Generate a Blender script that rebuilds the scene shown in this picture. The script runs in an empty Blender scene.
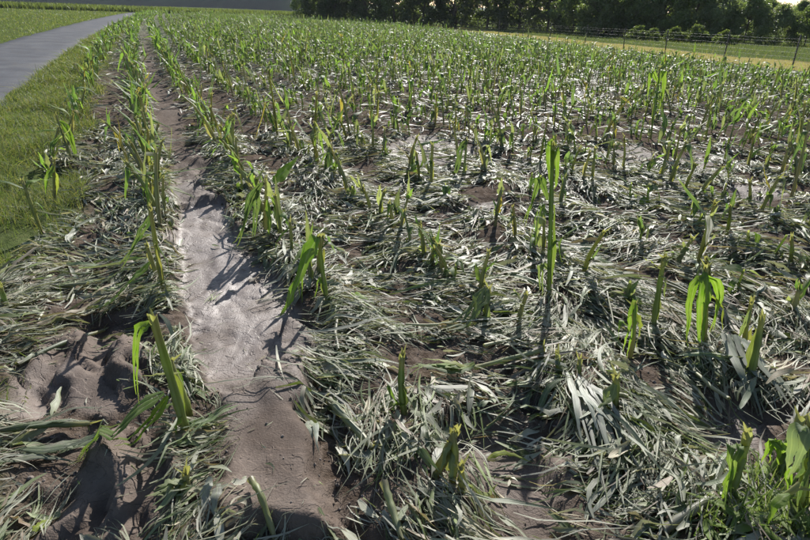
import bpy, math
import numpy as np

# ------------------------------------------------------------------ camera, sky, sun, exposure
scene = bpy.context.scene
F, PITCH, CAMH = 540.0, math.atan(0.5), 1.4            # focal length in photo pixels (810 wide), pitch, eye height
SA, SB = 0.04, 0.0241                                  # the hillside falls to the right and slightly away
cam_d = bpy.data.cameras.new('camera'); cam = bpy.data.objects.new('camera', cam_d)
scene.collection.objects.link(cam); scene.camera = cam
cam.location = (0, 0, CAMH); cam.rotation_euler = (math.pi/2 - PITCH, 0, 0)
cam_d.sensor_width = 36; cam_d.lens = 24.0; cam_d.clip_start = 0.05; cam_d.clip_end = 9000
SUN_EL, SUN_AZ = math.radians(32), math.radians(13)    # azimuth from +Y towards +X
world = bpy.data.worlds.new('World'); scene.world = world; world.use_nodes = True
wn = world.node_tree.nodes; wl = world.node_tree.links
sky = wn.new('ShaderNodeTexSky'); sky.sky_type = 'NISHITA'; sky.sun_disc = False
sky.sun_elevation = SUN_EL; sky.sun_rotation = SUN_AZ
sky.air_density = 1.0; sky.dust_density = 0.7; sky.ozone_density = 1.0
wl.new(sky.outputs[0], wn['Background'].inputs[0]); wn['Background'].inputs[1].default_value = 0.075
sd = bpy.data.lights.new('sun', 'SUN'); sd.energy = 4.9; sd.angle = math.radians(0.53); sd.color = (1.0, 0.96, 0.91)
sun = bpy.data.objects.new('sun', sd); scene.collection.objects.link(sun)
sun.rotation_euler = (math.pi/2 - SUN_EL, 0, math.pi - SUN_AZ); sun.location = (5, 20, 15)
scene.view_settings.view_transform = 'Standard'; scene.view_settings.look = 'None'
scene.view_settings.exposure = 1.0; scene.view_settings.gamma = 1.0

rng = np.random.default_rng(7)
COL = scene.collection

# ------------------------------------------------------------------ layout helpers
def ray(px, py):
    u = (px-405)/F; v = (270-py)/F
    return np.array([u, math.cos(PITCH)+v*math.sin(PITCH), -math.sin(PITCH)+v*math.cos(PITCH)])
def gp(px, py):
    d = ray(px, py); t = -CAMH/(d[2]+SA*d[0]+SB*d[1])
    return np.array([t*d[0], t*d[1]])
def W(px, py, Y):                                      # point on a pixel's ray at distance Y taken from the thing's base
    d = ray(px, py); t = Y/d[1]
    return np.array([t*d[0], Y, CAMH+t*d[2]])
def proj(x, y, z):
    z = z-CAMH; dep = y*math.cos(PITCH)-z*math.sin(PITCH); up = y*math.sin(PITCH)+z*math.cos(PITCH)
    dep = np.maximum(dep, 1e-3)
    return 405+F*x/dep, 270-F*up/dep, dep

def _hash(i, j, seed):
    i = i.astype(np.int64); j = j.astype(np.int64)
    n = (i*374761393 + j*668265263 + seed*1442695041) & 0xFFFFFFFF
    n = ((n ^ (n >> 13))*1274126177) & 0xFFFFFFFF
    n = ((n ^ (n >> 16))*2246822519) & 0xFFFFFFFF
    return ((n ^ (n >> 15)) & 0xFFFFFF)/float(0xFFFFFF)
def vn(x, y, seed=0):
    x = np.asarray(x, float); y = np.asarray(y, float)
    i = np.floor(x); j = np.floor(y); fx = x-i; fy = y-j
    fx = fx*fx*fx*(fx*(fx*6-15)+10); fy = fy*fy*fy*(fy*(fy*6-15)+10)
    a = _hash(i, j, seed); b = _hash(i+1, j, seed); c = _hash(i, j+1, seed); d = _hash(i+1, j+1, seed)
    return (a*(1-fx)+b*fx)*(1-fy)+(c*(1-fx)+d*fx)*fy
def fbm(x, y, seed=0, o=3):
    s = 0; a = 1; t = 0
    for k in range(o):
        s = s+a*vn(x*2**k, y*2**k, seed+17*k); t += a; a *= .5
    return s/t
def sst(a, b, x):
    t = np.clip((x-a)/(b-a), 0, 1); return t*t*(3-2*t)

def fence_x(y): return 16.6-0.165*(np.asarray(y, float)-22)
def bend(s): return 2.3*(np.clip(s-12, 0, 150)/65)**1.6
def st(x, y):
    s = -.4217*x+.9067*y; return s, x+.465*y-bend(s)        # along the rows, and c: across them (0.82 per row)
ROW0, ROWD = -0.10, 0.82
def path_c(s): return -3.45+0*s    # centre of the lane, in c
PATH_HW = 1.32

def poly(pts): return np.array([gp(*p) for p in pts])
def inpoly(P, x, y):
    r = np.zeros(np.shape(x), bool); n = len(P)
    for k in range(n):
        x0, y0 = P[k]; x1, y1 = P[(k+1) % n]
        c = ((y0 > y) != (y1 > y)) & (x < (x1-x0)*(y-y0)/(y1-y0+1e-12)+x0)
        r ^= c
    return r
def pdist(P, x, y):                                    # signed distance, positive inside
    d = np.full(np.shape(x), 1e9); n = len(P)
    for k in range(n):
        a = P[k]; b = P[(k+1) % n]; e = b-a
        t = np.clip(((x-a[0])*e[0]+(y-a[1])*e[1])/(e@e), 0, 1)
        d = np.minimum(d, np.hypot(x-a[0]-t*e[0], y-a[1]-t*e[1]))
    return np.where(inpoly(P, x, y), d, -d)
MUD = [poly(p) for p in (
    [(168, 250), (180, 205), (222, 200), (240, 235), (285, 285), (322, 330), (318, 400), (300, 440), (318, 480), (390, 548), (222, 548), (222, 470), (212, 420), (190, 360), (178, 300)],
    [(-40, 398), (0, 380), (88, 318), (150, 300), (166, 345), (146, 400), (115, 424), (58, 412), (0, 425), (-40, 440)],
    [(84, 478), (124, 430), (166, 448), (178, 500), (164, 548), (30, 548)])]
MUD2 = [poly(p) for p in (
    [(420, 425), (470, 410), (560, 430), (590, 470), (575, 548), (480, 548), (470, 480)],
    [(700, 400), (760, 395), (790, 420), (770, 440), (720, 440)],
    [(380, 150), (420, 135), (480, 150), (470, 165), (400, 168)],
    [(682, 160), (700, 155), (722, 165), (715, 180), (690, 176)],
    [(520, 395), (560, 400), (550, 420), (525, 415)],
    [(270, 310), (330, 320), (335, 345), (300, 350)],
    [(600, 150), (640, 148), (660, 160), (620, 168)],
    [(730, 190), (775, 188), (790, 200), (745, 205)],
    [(450, 210), (500, 205), (505, 216), (455, 220)])]
SLAB = poly([(184, 205), (222, 201), (240, 235), (283, 283), (302, 308), (274, 345), (264, 385), (243, 412), (210, 402), (193, 355), (182, 300), (171, 250)])
def slab(x, y):
    """the pale, smooth sheet of silt that dried on top of the brown"""
    r = np.zeros(np.shape(x)); n = (y < 6) & (y > 1) & (np.abs(x) < 3)
    if n.any():
        xn, yn = np.asarray(x)[n], np.asarray(y)[n]; j = (vn(xn*9, yn*9, 14)-.5)*.07+(vn(xn*30, yn*30, 15)-.5)*.025
        r[n] = sst(-.008, .012, pdist(SLAB, xn, yn)+j)
    return r
def mudmask(x, y):
    """smooth silt: hand-placed pools and the washed-out wheel track"""
    x = np.asarray(x, float); y = np.asarray(y, float); s, c = st(x, y)
    wob = (vn(s*.9, c*0+3, 5)-.5)*.16+(vn(s*3.1, c*3, 6)-.5)*.10
    half = .15+.05*vn(s*.3, s*0, 9)
    m = sst(.05, -.05, np.abs(c-.28-wob)-half)*sst(1.0, 3.0, s)
    near = (y < 9) & (np.abs(x) < 9)
    if near.any():
        xn = x[near]; yn = y[near]; j = (vn(xn*7, yn*7, 11)-.5)*.09+(vn(xn*20, yn*20, 12)-.5)*.04
        mm = m[near]
        for P in MUD: mm = np.maximum(mm, sst(-.03, .04, pdist(P, xn, yn)+j))
        for P in MUD2: mm = np.maximum(mm, .8*sst(-.05, .06, pdist(P, xn, yn)+j))
        m = m.copy(); m[near] = mm
    return m
def fieldmask(x, y):
    s, c = st(x, y)
    return sst(-1.02, -.72, c+(vn(s*1.5, c*1.5, 21)-.5)*.5)*(x < fence_x(y)-1.2)*sst(150, 138, s)
def pathmask(x, y):
    s, c = st(x, y); return sst(PATH_HW+.25, PATH_HW-.02, np.abs(c-path_c(s)))
def Hbase(x, y):
    x = np.asarray(x, float); y = np.asarray(y, float)
    far = np.clip(x-fence_x(np.clip(y, -50, 120))-6, 0, 400)
    xx = np.where(x < -150, -150-90*(1-np.exp((x+150)/90.)), x)
    yy = np.where(y > 250, 250+700*(1-np.exp(-(y-250)/700.)), y)
    return -SA*xx-SB*yy+.018*np.clip(far, 0, 250)
def H(x, y):
    x = np.asarray(x, float); y = np.asarray(y, float); s, c = st(x, y)
    z = Hbase(x, y)
    fm = fieldmask(x, y); pm = pathmask(x, y); mm = mudmask(x, y); sl = slab(x, y)
    k = (c-ROW0)/ROWD; rid = .5+.5*np.cos(2*math.pi*k)
    near = sst(45, 12, y)
    z = z+fm*(1-mm)*(.045*rid+.004)-fm*mm*.012
    z = z+near*fm*(1-mm)*((fbm(x*9, y*9, 31, 3)-.5)*.055+(fbm(x*2.2, y*2.2, 32, 2)-.5)*.06)
    n = fbm(c*1.9+1.1*vn(s*1.9, c*1.9, 40)+.3*vn(x*6, y*6, 42), s*1.05+.9*vn(s*1.7, c*2.3, 43), 41, 4)                      # silt terraces with small scarps
    ter = sst(.40, .415, n)+sst(.47, .485, n)+sst(.545, .56, n)+sst(.62, .635, n)
    ter = 2+(ter-2)*sst(6, 3.6, y)
    gro = np.abs(vn(c*7+vn(s*2, c*2, 44)*2.2, s*1.1, 45)-.5)
    rgh = sst(.46, .60, fbm(x*2.1, y*2.1, 49, 2))*(1-sl)           # crumbly, slumped places in the silt
    z = z+near*mm*(sl*.022+ter*(.040-.032*sl)-.048+(vn(x*3, y*3, 46)-.5)*(.034-.022*sl)+(vn(c*9+1.5*vn(s*3, c*3, 55), s*2.2, 54)-.5)*.030*(1-sl)-.026*(1-.75*sl)*sst(.07, .0, gro)*sst(.42, .58, vn(x*1.9, y*1.9, 47))
        +(fbm(x*22, y*22, 48, 2)-.5)*.004+rgh*(fbm(x*13, y*13, 50, 3)-.5)*.055)
    z = z+(1-fm)*(1-pm)*((fbm(x*.7, y*.7, 51, 3)-.5)*.14*sst(60, 5, y)+.012)
    z = z-pm*.02
    return z

# ------------------------------------------------------------------ mesh helpers
def np_mesh(name, V, Q, mat, parent=None, col=None, luv=None, smooth=True):
    V = np.ascontiguousarray(V, np.float32).reshape(-1, 3); Q = np.ascontiguousarray(Q, np.int32).reshape(-1, 4)
    me = bpy.data.meshes.new(name); me.vertices.add(len(V)); me.vertices.foreach_set('co', V.ravel())
    me.loops.add(Q.size); me.loops.foreach_set('vertex_index', Q.ravel())
    me.polygons.add(len(Q)); me.polygons.foreach_set('loop_start', np.arange(0, Q.size, 4, dtype=np.int32))
    if smooth: me.polygons.foreach_set('use_smooth', np.ones(len(Q), bool))
    if col is not None:
        c = np.ones((len(V), 4), np.float32); c[:, :3] = np.asarray(col, np.float32).reshape(-1, 3)
        me.attributes.new('Col', 'FLOAT_COLOR', 'POINT').data.foreach_set('color', c.ravel())
    if luv is not None:
        me.attributes.new('luv', 'FLOAT_VECTOR', 'POINT').data.foreach_set('vector', np.ascontiguousarray(luv, np.float32).ravel())
    me.update(); me.validate()
    me.materials.append(mat)
    o = bpy.data.objects.new(name, me); COL.objects.link(o)
    if parent is not None: o.parent = parent
    return o
def tag(o, label=None, cat=None, group=None, kind=None):
    if label: o['label'] = label
    if cat: o['category'] = cat
    if group: o['group'] = group
    if kind: o['kind'] = kind
    return o
def empty(name, loc):
    o = bpy.data.objects.new(name, None); COL.objects.link(o); o.location = [float(v) for v in loc]
    o.empty_display_size = .1; return o
def rings_quads(M, N, K, closed):
    """M strips of N rings of K verts"""
    kk = K if closed else K-1
    i, n, k = np.meshgrid(np.arange(M), np.arange(N-1), np.arange(kk), indexing='ij')
    b = i*N*K; k2 = (k+1) % K
    return np.stack([b+n*K+k, b+n*K+k2, b+(n+1)*K+k2, b+(n+1)*K+k], -1).reshape(-1, 4)
def norm(v): return v/np.maximum(np.linalg.norm(v, axis=-1, keepdims=True), 1e-9)
def strips(C, S, Wd, fold, col, flat=False, ragged=0.0):
    """batch of leaf blades: centre lines C (M,N,3), side vectors S, half widths Wd (M,N), fold (M,), col (M,3)"""
    M, N = C.shape[:2]
    T = norm(np.gradient(C, axis=1)); S = norm(S-(S*T).sum(-1, keepdims=True)*T); Nn = np.cross(T, S)
    w = Wd[..., None]; rr = 1.0
    if ragged:
        wl_ = w*(1+ragged*(rng.random((M, N, 1))-.6)); wr_ = w*(1+ragged*(rng.random((M, N, 1))-.6))
    else: wl_ = wr_ = w
    f = np.asarray(fold).reshape(M, 1, 1)
    along = np.broadcast_to(np.linspace(0, 1, N)[None, :, None], (M, N, 1)); rid = np.broadcast_to(rng.random((M, 1, 1)), (M, N, 1))
    if flat:
        V = np.stack([C-S*wl_, C+S*wr_], 2); K = 2
        uv = np.stack([np.concatenate([np.full((M, N, 1), u), along, rid], -1) for u in (0., 1.)], 2)
    else:
        f1 = f+ragged*rng.normal(0, .55, (M, N, 1)); f2 = f+ragged*rng.normal(0, .55, (M, N, 1))
        V = np.stack([C-S*wl_+Nn*f1*w, C, C+S*wr_+Nn*f2*w], 2); K = 3
        uv = np.stack([np.concatenate([np.full((M, N, 1), u), along, rid], -1) for u in (0., .5, 1.)], 2)
    cc = np.asarray(col, float)
    if cc.ndim == 2: cc = np.broadcast_to(cc[:, None, None, :], (M, N, K, 3))
    else: cc = np.broadcast_to(cc[:, :, None, :], (M, N, K, 3))
    return V.reshape(-1, 3), rings_quads(M, N, K, False), cc.reshape(-1, 3), uv.reshape(-1, 3)
def tubes(C, R, K, col, jag=0.0):
    """batch of round stems, C (M,N,3), R (M,N), col (M,N,3)"""
    M, N = C.shape[:2]; T = norm(np.gradient(C, axis=1))
    ref = np.where(np.abs(T[..., 2:3]) > .8, np.array([1., 0, 0]), np.array([0, 0, 1.]))
    A = norm(np.cross(T, ref)); B = np.cross(T, A)
    th = np.linspace(0, 2*math.pi, K, endpoint=False)
    V = C[:, :, None]+R[:, :, None, None]*(A[:, :, None]*np.cos(th)[:, None]+B[:, :, None]*np.sin(th)[:, None])
    if jag: V[:, -1] += T[:, -1][:, None]*((rng.random((M, K, 1))-.3)*jag)
    cc = np.broadcast_to(np.asarray(col, float)[:, :, None, :], (M, N, K, 3))
    along = np.broadcast_to(np.linspace(0, 1, N)[None, :, None, None], (M, N, K, 1))
    uv = np.concatenate([np.broadcast_to((np.arange(K)/K)[None, None, :, None], (M, N, K, 1)), along, np.full((M, N, K, 1), .3)], -1)
    return V.reshape(-1, 3), rings_quads(M, N, K, True), cc.reshape(-1, 3), uv.reshape(-1, 3)
class Batch:
    def __init__(s): s.p = []; s.n = 0
    def add(s, g):
        s.p.append((g[0], g[1]+s.n, g[2], g[3])); s.n += len(g[0])
    def build(s, name, mat, parent=None, smooth=True):
        return np_mesh(name, *[np.concatenate([q[k] for q in s.p]) for k in (0, 1)], mat, parent,
                       np.concatenate([q[2] for q in s.p]), np.concatenate([q[3] for q in s.p]), smooth)
def spline(P, n):
    """Catmull-Rom through control points"""
    P = np.asarray(P, float); P = np.vstack([2*P[0]-P[1], P, 2*P[-1]-P[-2]]); m = len(P)-3
    u = np.linspace(0, m-1e-6, n); i = u.astype(int); t = (u-i)[:, None]
    a, b, c, d = P[i], P[i+1], P[i+2], P[i+3]
    return .5*((2*b)+(c-a)*t+(2*a-5*b+4*c-d)*t**2+(3*b-a-3*c+d)*t**3)

# ------------------------------------------------------------------ materials
def mat_new(name):
    m = bpy.data.materials.new(name); m.use_nodes = True
    nt = m.node_tree; b = nt.nodes['Principled BSDF']; return m, nt, b, nt.nodes['Material Output']
def N(nt, t, **kw):
    n = nt.nodes.new(t)
    for k, v in kw.items():
        if k in n.inputs: n.inputs[k].default_value = v
        else: setattr(n, k, v)
    return n
def mixc(nt, fac, a, b, blend='MIX'):
    n = nt.nodes.new('ShaderNodeMix'); n.data_type = 'RGBA'; n.blend_type = blend
    for i, v in ((0, fac), (6, a), (7, b)):
        if isinstance(v, bpy.types.NodeSocket): nt.links.new(v, n.inputs[i])
        elif i: n.inputs[i].default_value = (*v, 1)
        else: n.inputs[0].default_value = v
    return n.outputs[2]
def math_(nt, op, a, b=0., c=None):
    n = nt.nodes.new('ShaderNodeMath'); n.operation = op
    for i, v in enumerate((a, b) if c is None else (a, b, c)):
        if isinstance(v, bpy.types.NodeSocket): nt.links.new(v, n.inputs[i])
        else: n.inputs[i].default_value = v
    return n.outputs[0]
def ramp(nt, v, a, b, lo=0., hi=1.):
    n = nt.nodes.new('ShaderNodeMapRange'); n.interpolation_type = 'SMOOTHSTEP'
    nt.links.new(v, n.inputs[0])
    for i, q in enumerate((a, b, lo, hi)): n.inputs[i+1].default_value = q
    return n.outputs[0]
def noise(nt, scale, detail=3, rough=.55, vec=None, dist=0.):
    n = N(nt, 'ShaderNodeTexNoise', Scale=scale, Detail=detail, Roughness=rough, Distortion=dist)
    if vec is not None: nt.links.new(vec, n.inputs['Vector'])
    return n.outputs[0]
def pos(nt): return nt.nodes.new('ShaderNodeNewGeometry').outputs['Position']

def leaf_material(name, transl, rough, mud=0., spec=.5, tcol=(1.5, 1.5, .6), ribs=.35):
    m, nt, b, out = mat_new(name); L = nt.links
    at = N(nt, 'ShaderNodeAttribute', attribute_name='Col'); uv = N(nt, 'ShaderNodeAttribute', attribute_name='luv')
    sp = N(nt, 'ShaderNodeSeparateXYZ'); L.new(uv.outputs['Vector'], sp.inputs[0])
    # fine parallel veins across the blade, paler midrib
    mp = N(nt, 'ShaderNodeMapping'); mp.inputs['Scale'].default_value = (14, 1.5, 40); L.new(uv.outputs['Vector'], mp.inputs[0])
    v = noise(nt, 1.0, 2, .5, mp.outputs[0]); P = pos(nt)
    c = mixc(nt, ramp(nt, v, .3, .7, 0, ribs), at.outputs['Color'], (.6, .6, .55), 'MULTIPLY')
    mid = ramp(nt, math_(nt, 'ABSOLUTE', math_(nt, 'SUBTRACT', sp.outputs[0], .5)), .0, .10, .45, 0.)
    c = mixc(nt, mid, c, (.30, .34, .20))
    blot = noise(nt, 22., 4, .6, P)
    c = mixc(nt, ramp(nt, blot, .35, .75, 0., .45), c, (.22, .24, .10), 'MIX') if not mud else c
    if mud:
        c = mixc(nt, ramp(nt, blot, .42, .66, 0., mud), c, (.19, .17, .145))
    L.new(c, b.inputs['Base Color']); b.inputs['Roughness'].default_value = rough
    b.inputs['Specular IOR Level'].default_value = spec
    bp = N(nt, 'ShaderNodeBump', Strength=.35, Distance=.004); L.new(v, bp.inputs['Height']); L.new(bp.outputs[0], b.inputs['Normal'])
    if transl:
        tr = N(nt, 'ShaderNodeBsdfTranslucent'); tc = mixc(nt, 1.0, c, tcol, 'MULTIPLY'); L.new(tc, tr.inputs[0])
        mx = N(nt, 'ShaderNodeMixShader'); mx.inputs[0].default_value = transl
        L.new(b.outputs[0], mx.inputs[1]); L.new(tr.outputs[0], mx.inputs[2]); L.new(mx.outputs[0], out.inputs[0])
    return m
M_LEAF = leaf_material('corn_leaf_green', .45, .55, 0., .28, (1.55, 1.70, .80))
M_STALK = leaf_material('corn_stalk_rind', .42, .45, .22, .5, (1.5, 1.5, .8), .5)
M_LITTER = leaf_material('battered_leaf', .25, .50, .40, .45, (1.4, 1.4, .85))
M_GRASS = leaf_material('grass_blade', .40, .5, 0., .35, (1.7, 1.7, .7), .2)
M_TREELEAF = leaf_material('tree_leaf', .45, .5, 0., .4, (1.5, 1.6, .7), .2)

def bark_material(name, c0, c1):
    m, nt, b, out = mat_new(name); P = pos(nt)
    n = noise(nt, 6., 5, .65, P); nt.links.new(mixc(nt, n, c0, c1), b.inputs['Base Color']); b.inputs['Roughness'].default_value = .9
    bp = N(nt, 'ShaderNodeBump', Strength=.6, Distance=.03); nt.links.new(noise(nt, 18., 4, .7, P), bp.inputs['Height']); nt.links.new(bp.outputs[0], b.inputs['Normal'])
    return m
M_BARK = bark_material('bark', (.05, .04, .03), (.12, .10, .08))
M_POST = bark_material('weathered_post', (.05, .045, .04), (.11, .095, .08))

def ground_material():
    m, nt, b, out = mat_new('field_ground'); L = nt.links; P = pos(nt)
    z = N(nt, 'ShaderNodeAttribute', attribute_name='Col'); s = N(nt, 'ShaderNodeSeparateColor'); L.new(z.outputs['Color'], s.inputs[0])
    z2 = N(nt, 'ShaderNodeAttribute', attribute_name='luv'); s2 = N(nt, 'ShaderNodeSeparateXYZ'); L.new(z2.outputs['Vector'], s2.inputs[0])
    mudf, grass, strip = s.outputs[0], s.outputs[1], s.outputs[2]; wet = s2.outputs[0]; chaff = s2.outputs[1]
    n1 = noise(nt, 3.2, 5, .6, P); n2 = noise(nt, 26., 5, .65, P); n3 = noise(nt, 140., 3, .6, P)
    soil = mixc(nt, ramp(nt, n2, .3, .7), (.055, .041, .031), (.135, .108, .088))
    # dried silt: pale where it dried, browner where still damp
    silt = mixc(nt, ramp(nt, n1, .36, .62), (.075, .056, .044), (.135, .107, .088))
    silt = mixc(nt, wet, silt, mixc(nt, ramp(nt, n2, .35, .65), (.142, .117, .103), (.186, .158, .143))); silt = mixc(nt, ramp(nt, n3, .45, .75, 0, .35), silt, (.14, .11, .09))
    c = mixc(nt, mudf, soil, silt)
    # flattened maize residue seen from afar
    ch = mixc(nt, ramp(nt, noise(nt, 9., 4, .7, P), .35, .65), (.07, .085, .04), (.24, .25, .20))
    c = mixc(nt, chaff, c, ch)
    g = mixc(nt, ramp(nt, n1, .3, .7), (.045, .066, .022), (.095, .115, .045)); g = mixc(nt, ramp(nt, n2, .5, .8, 0, .5), g, (.12, .10, .05))
    c = mixc(nt, grass, c, g)
    dry = mixc(nt, ramp(nt, n1, .3, .7), (.20, .18, .065), (.28, .24, .095)); c = mixc(nt, strip, c, dry)
    L.new(c, b.inputs['Base Color'])
    r = N(nt, 'ShaderNodeMapRange'); L.new(mudf, r.inputs[0]); r.inputs[3].default_value = .92; r.inputs[4].default_value = .72
    rr = math_(nt, 'SUBTRACT', r.outputs[0], math_(nt, 'MULTIPLY', wet, .24)); L.new(rr, b.inputs['Roughness'])
    L.new(math_(nt, 'ADD', math_(nt, 'MULTIPLY', wet, .30), math_(nt, 'MULTIPLY', mudf, .10)), b.inputs['Specular IOR Level'])
    mp = N(nt, 'ShaderNodeMapping'); mp.inputs['Rotation'].default_value = (0, 0, -.435); mp.inputs['Scale'].default_value = (26, 6, 10); L.new(P, mp.inputs[0])
    fl = noise(nt, 1., 4, .6, mp.outputs[0], .6)           # flow lines left by the water
    vo = N(nt, 'ShaderNodeTexVoronoi', feature='DISTANCE_TO_EDGE', Scale=3.2); mp2 = N(nt, 'ShaderNodeMapping'); L.new(P, mp2.inputs[0])
    wv = N(nt, 'ShaderNodeVectorMath', operation='ADD'); L.new(P, wv.inputs[0]); nv = N(nt, 'ShaderNodeTexNoise', Scale=7., Detail=3.); L.new(P, nv.inputs[0])
    sv = N(nt, 'ShaderNodeVectorMath', operation='SCALE'); sv.inputs[3].default_value = .10; L.new(nv.outputs[1], sv.inputs[0]); L.new(sv.outputs[0], wv.inputs[1]); L.new(wv.outputs[0], vo.inputs['Vector'])
    crack = math_(nt, 'MULTIPLY', ramp(nt, vo.outputs['Distance'], .0, .012, 1., 0.), ramp(nt, noise(nt, 2.6, 2, .5, P), .64, .70))
    hm_ = math_(nt, 'ADD', math_(nt, 'MULTIPLY', fl, .45), math_(nt, 'MULTIPLY', n3, .4)); hm_ = math_(nt, 'SUBTRACT', hm_, math_(nt, 'MULTIPLY', crack, 1.6))
    nt_ = noise(nt, 3.0, 5, .55, wv.outputs[0], .5); stp = ramp(nt, nt_, .40, .408)                     # crusts lying one over another
    for q_ in (.455, .505, .56, .61): stp = math_(nt, 'ADD', stp, ramp(nt, nt_, q_, q_+.008))
    hm_ = math_(nt, 'ADD', hm_, math_(nt, 'MULTIPLY', stp, .42))
    hs_ = math_(nt, 'ADD', n2, math_(nt, 'MULTIPLY', n3, .4)); hx_ = N(nt, 'ShaderNodeMix'); L.new(mudf, hx_.inputs[0]); L.new(hs_, hx_.inputs[2]); L.new(math_(nt, 'MULTIPLY', hm_, .38), hx_.inputs[3]); h = hx_.outputs[0]
    L.new(mixc(nt, math_(nt, 'MULTIPLY', math_(nt, 'MULTIPLY', crack, mudf), .6), c, (.05, .037, .03)), b.inputs['Base Color'])
    rough = N(nt, 'ShaderNodeMapRange'); L.new(mudf, rough.inputs[0]); rough.inputs[3].default_value = 1.0; rough.inputs[4].default_value = .38
    bp = N(nt, 'ShaderNodeBump', Strength=.9, Distance=.02); L.new(h, bp.inputs['Height']); L.new(bp.outputs[0], b.inputs['Normal'])
    return m
M_GROUND = ground_material()
def asphalt():
    m, nt, b, out = mat_new('lane_asphalt'); L = nt.links; P = pos(nt)
    n = noise(nt, 1.3, 4, .6, P); f = noise(nt, 60., 3, .7, P); d = noise(nt, 9., 5, .7, P)
    c = mixc(nt, ramp(nt, n, .3, .7), (.044, .047, .055), (.075, .079, .089)); c = mixc(nt, ramp(nt, f, .35, .7, 0, .4), c, (.03, .03, .034))
    c = mixc(nt, ramp(nt, noise(nt, .7, 6, .7, P), .48, .62, 0, .55), c, (.095, .094, .092)); c = mixc(nt, ramp(nt, d, .56, .68, 0, .8), c, (.075, .056, .04)); L.new(c, b.inputs['Base Color']); b.inputs['Roughness'].default_value = .92; b.inputs['Specular IOR Level'].default_value = .2
    bp = N(nt, 'ShaderNodeBump', Strength=.8, Distance=.01); L.new(f, bp.inputs['Height']); L.new(bp.outputs[0], b.inputs['Normal'])
    return m
M_ASPH = asphalt()
def plain(name, c, rough=.8, metal=0.):
    m, nt, b, out = mat_new(name); n = noise(nt, 12., 3, .6, pos(nt))
    nt.links.new(mixc(nt, n, [v*.75 for v in c], [v*1.2 for v in c]), b.inputs['Base Color']); b.inputs['Roughness'].default_value = rough; b.inputs['Metallic'].default_value = metal
    return m
def clodmat():
    m, nt, b, out = mat_new('soil_crumb'); at = N(nt, 'ShaderNodeAttribute', attribute_name='Col'); n = noise(nt, 160., 3, .6, pos(nt))
    nt.links.new(mixc(nt, n, at.outputs['Color'], (.6, .6, .6), 'MULTIPLY'), b.inputs['Base Color']); b.inputs['Roughness'].default_value = .95
    return m
M_CLOD = clodmat()
M_WIRE = plain('galvanised_wire', (.22, .22, .22), .6, .3)
def hillmat():
    m, nt, b, out = mat_new('wooded_hill'); P = pos(nt)
    n = noise(nt, .03, 5, .7, P); nt.links.new(mixc(nt, ramp(nt, n, .35, .65), (.010, .018, .012), (.026, .038, .020)), b.inputs['Base Color']); b.inputs['Roughness'].default_value = 1.; b.inputs['Specular IOR Level'].default_value = 0.
    return m
M_HILL = hillmat()

# ------------------------------------------------------------------ ground sheet
def axis(lo, fine_lo, fine_hi, hi, step, grow):
    a = list(np.arange(fine_lo, fine_hi, step)); d = step
    while a[-1] < hi: d *= grow; a.append(a[-1]+d)
    b = []; d = step; v = fine_lo
    while v > lo: d *= grow; v -= d; b.append(v)
    return np.array(b[::-1]+a)
gx = axis(-2600, -2.6, 3.0, 2600, .019, 1.03); gy = axis(-40, .7, 3.4, 3200, .014, 1.022)
X, Y = np.meshgrid(gx, gy); xf, yf = X.ravel(), Y.ravel()
zf = H(xf, yf); mud = mudmask(xf, yf); fld = fieldmask(xf, yf)
beyond = xf-fence_x(yf)
strip = sst(-1.0, -.2, beyond)*sst(6.2, 4.8, beyond+(vn(xf*.4, yf*.4, 61)-.5)*2.5)*(yf < 150)
s_, c_ = st(xf, yf)
wet = mud*sst(.30, .60, .6*vn(s_*1.5, c_*3, 66)+.42*sst(5.2, 3.4, yf)*sst(1.2, 1.9, yf)*sst(-.15, .1, c_))*sst(9, 4.6, yf)
wet = np.maximum(wet*.35, mud*.75*((c_ > 1.2) & (yf > 1.2)))
wet = np.maximum(wet, slab(xf, yf)*mud*(.25+.7*sst(.30, .62, fbm(xf*4, yf*4, 67, 3)+.15*sst(2.0, 2.6, yf))))
chaff = fld*(1-mud)*sst(6, 30, yf)*.75
ground = np_mesh('ground', np.stack([xf, yf, zf], -1),
    rings_quads(1, len(gy), len(gx), False), M_GROUND, None,
    np.stack([mud*fld*(1-.6*sst(4.3, 6.2, yf)), (1-fld)*(1-strip), strip*(1-fld)], -1), np.stack([wet, chaff, chaff*0], -1))
tag(ground, kind='structure')

# lane: thin slab following the verge
ss = np.concatenate([np.arange(-14, 40, .8), np.arange(40, 170, 2.0)])
cs = np.array([-1., -.985, -.6, 0, .6, .985, 1.])
def sc_xy(s, c):                                       # back from (s, c) to x, y
    c = c+bend(s); y = (s+.4217*c)/(.9067+.4217*.465); return c-.465*y, y
LS, LC = np.meshgrid(ss, cs, indexing='ij'); edge = (fbm(LS*1.3, np.sign(LC)*3, 71, 3)-.5)*.30*(np.abs(LC) > .9)
lx, ly = sc_xy(LS, path_c(LS)+LC*PATH_HW+edge)
lz = Hbase(lx, ly)-.02+np.where(np.abs(LC) > .99, -.02, .012+.02*(1-LC**2))
tag(np_mesh('farm_lane', np.stack([lx, ly, lz], -1), rings_quads(1, len(ss), len(cs), False), M_ASPH), kind='structure')

# far wooded hill on the left, closing the valley
hu = np.linspace(0, 1, 90); hv = np.linspace(0, 1, 14); HU, HV = np.meshgrid(hu, hv)
hx = -1300+HU*1250; hy = 560+HV*500-HU*40
hz = -34+HV**.5*(130*sst(1.0, .94, HU)*(0.75+.5*fbm(HU*6, HV*1.5, 81, 3)))+(fbm(HU*60, HV*14, 82, 2)-.5)*9*HV
tag(np_mesh('hill', np.stack([hx, hy, hz], -1), rings_quads(1, 14, 90, False), M_HILL), kind='structure')

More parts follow.
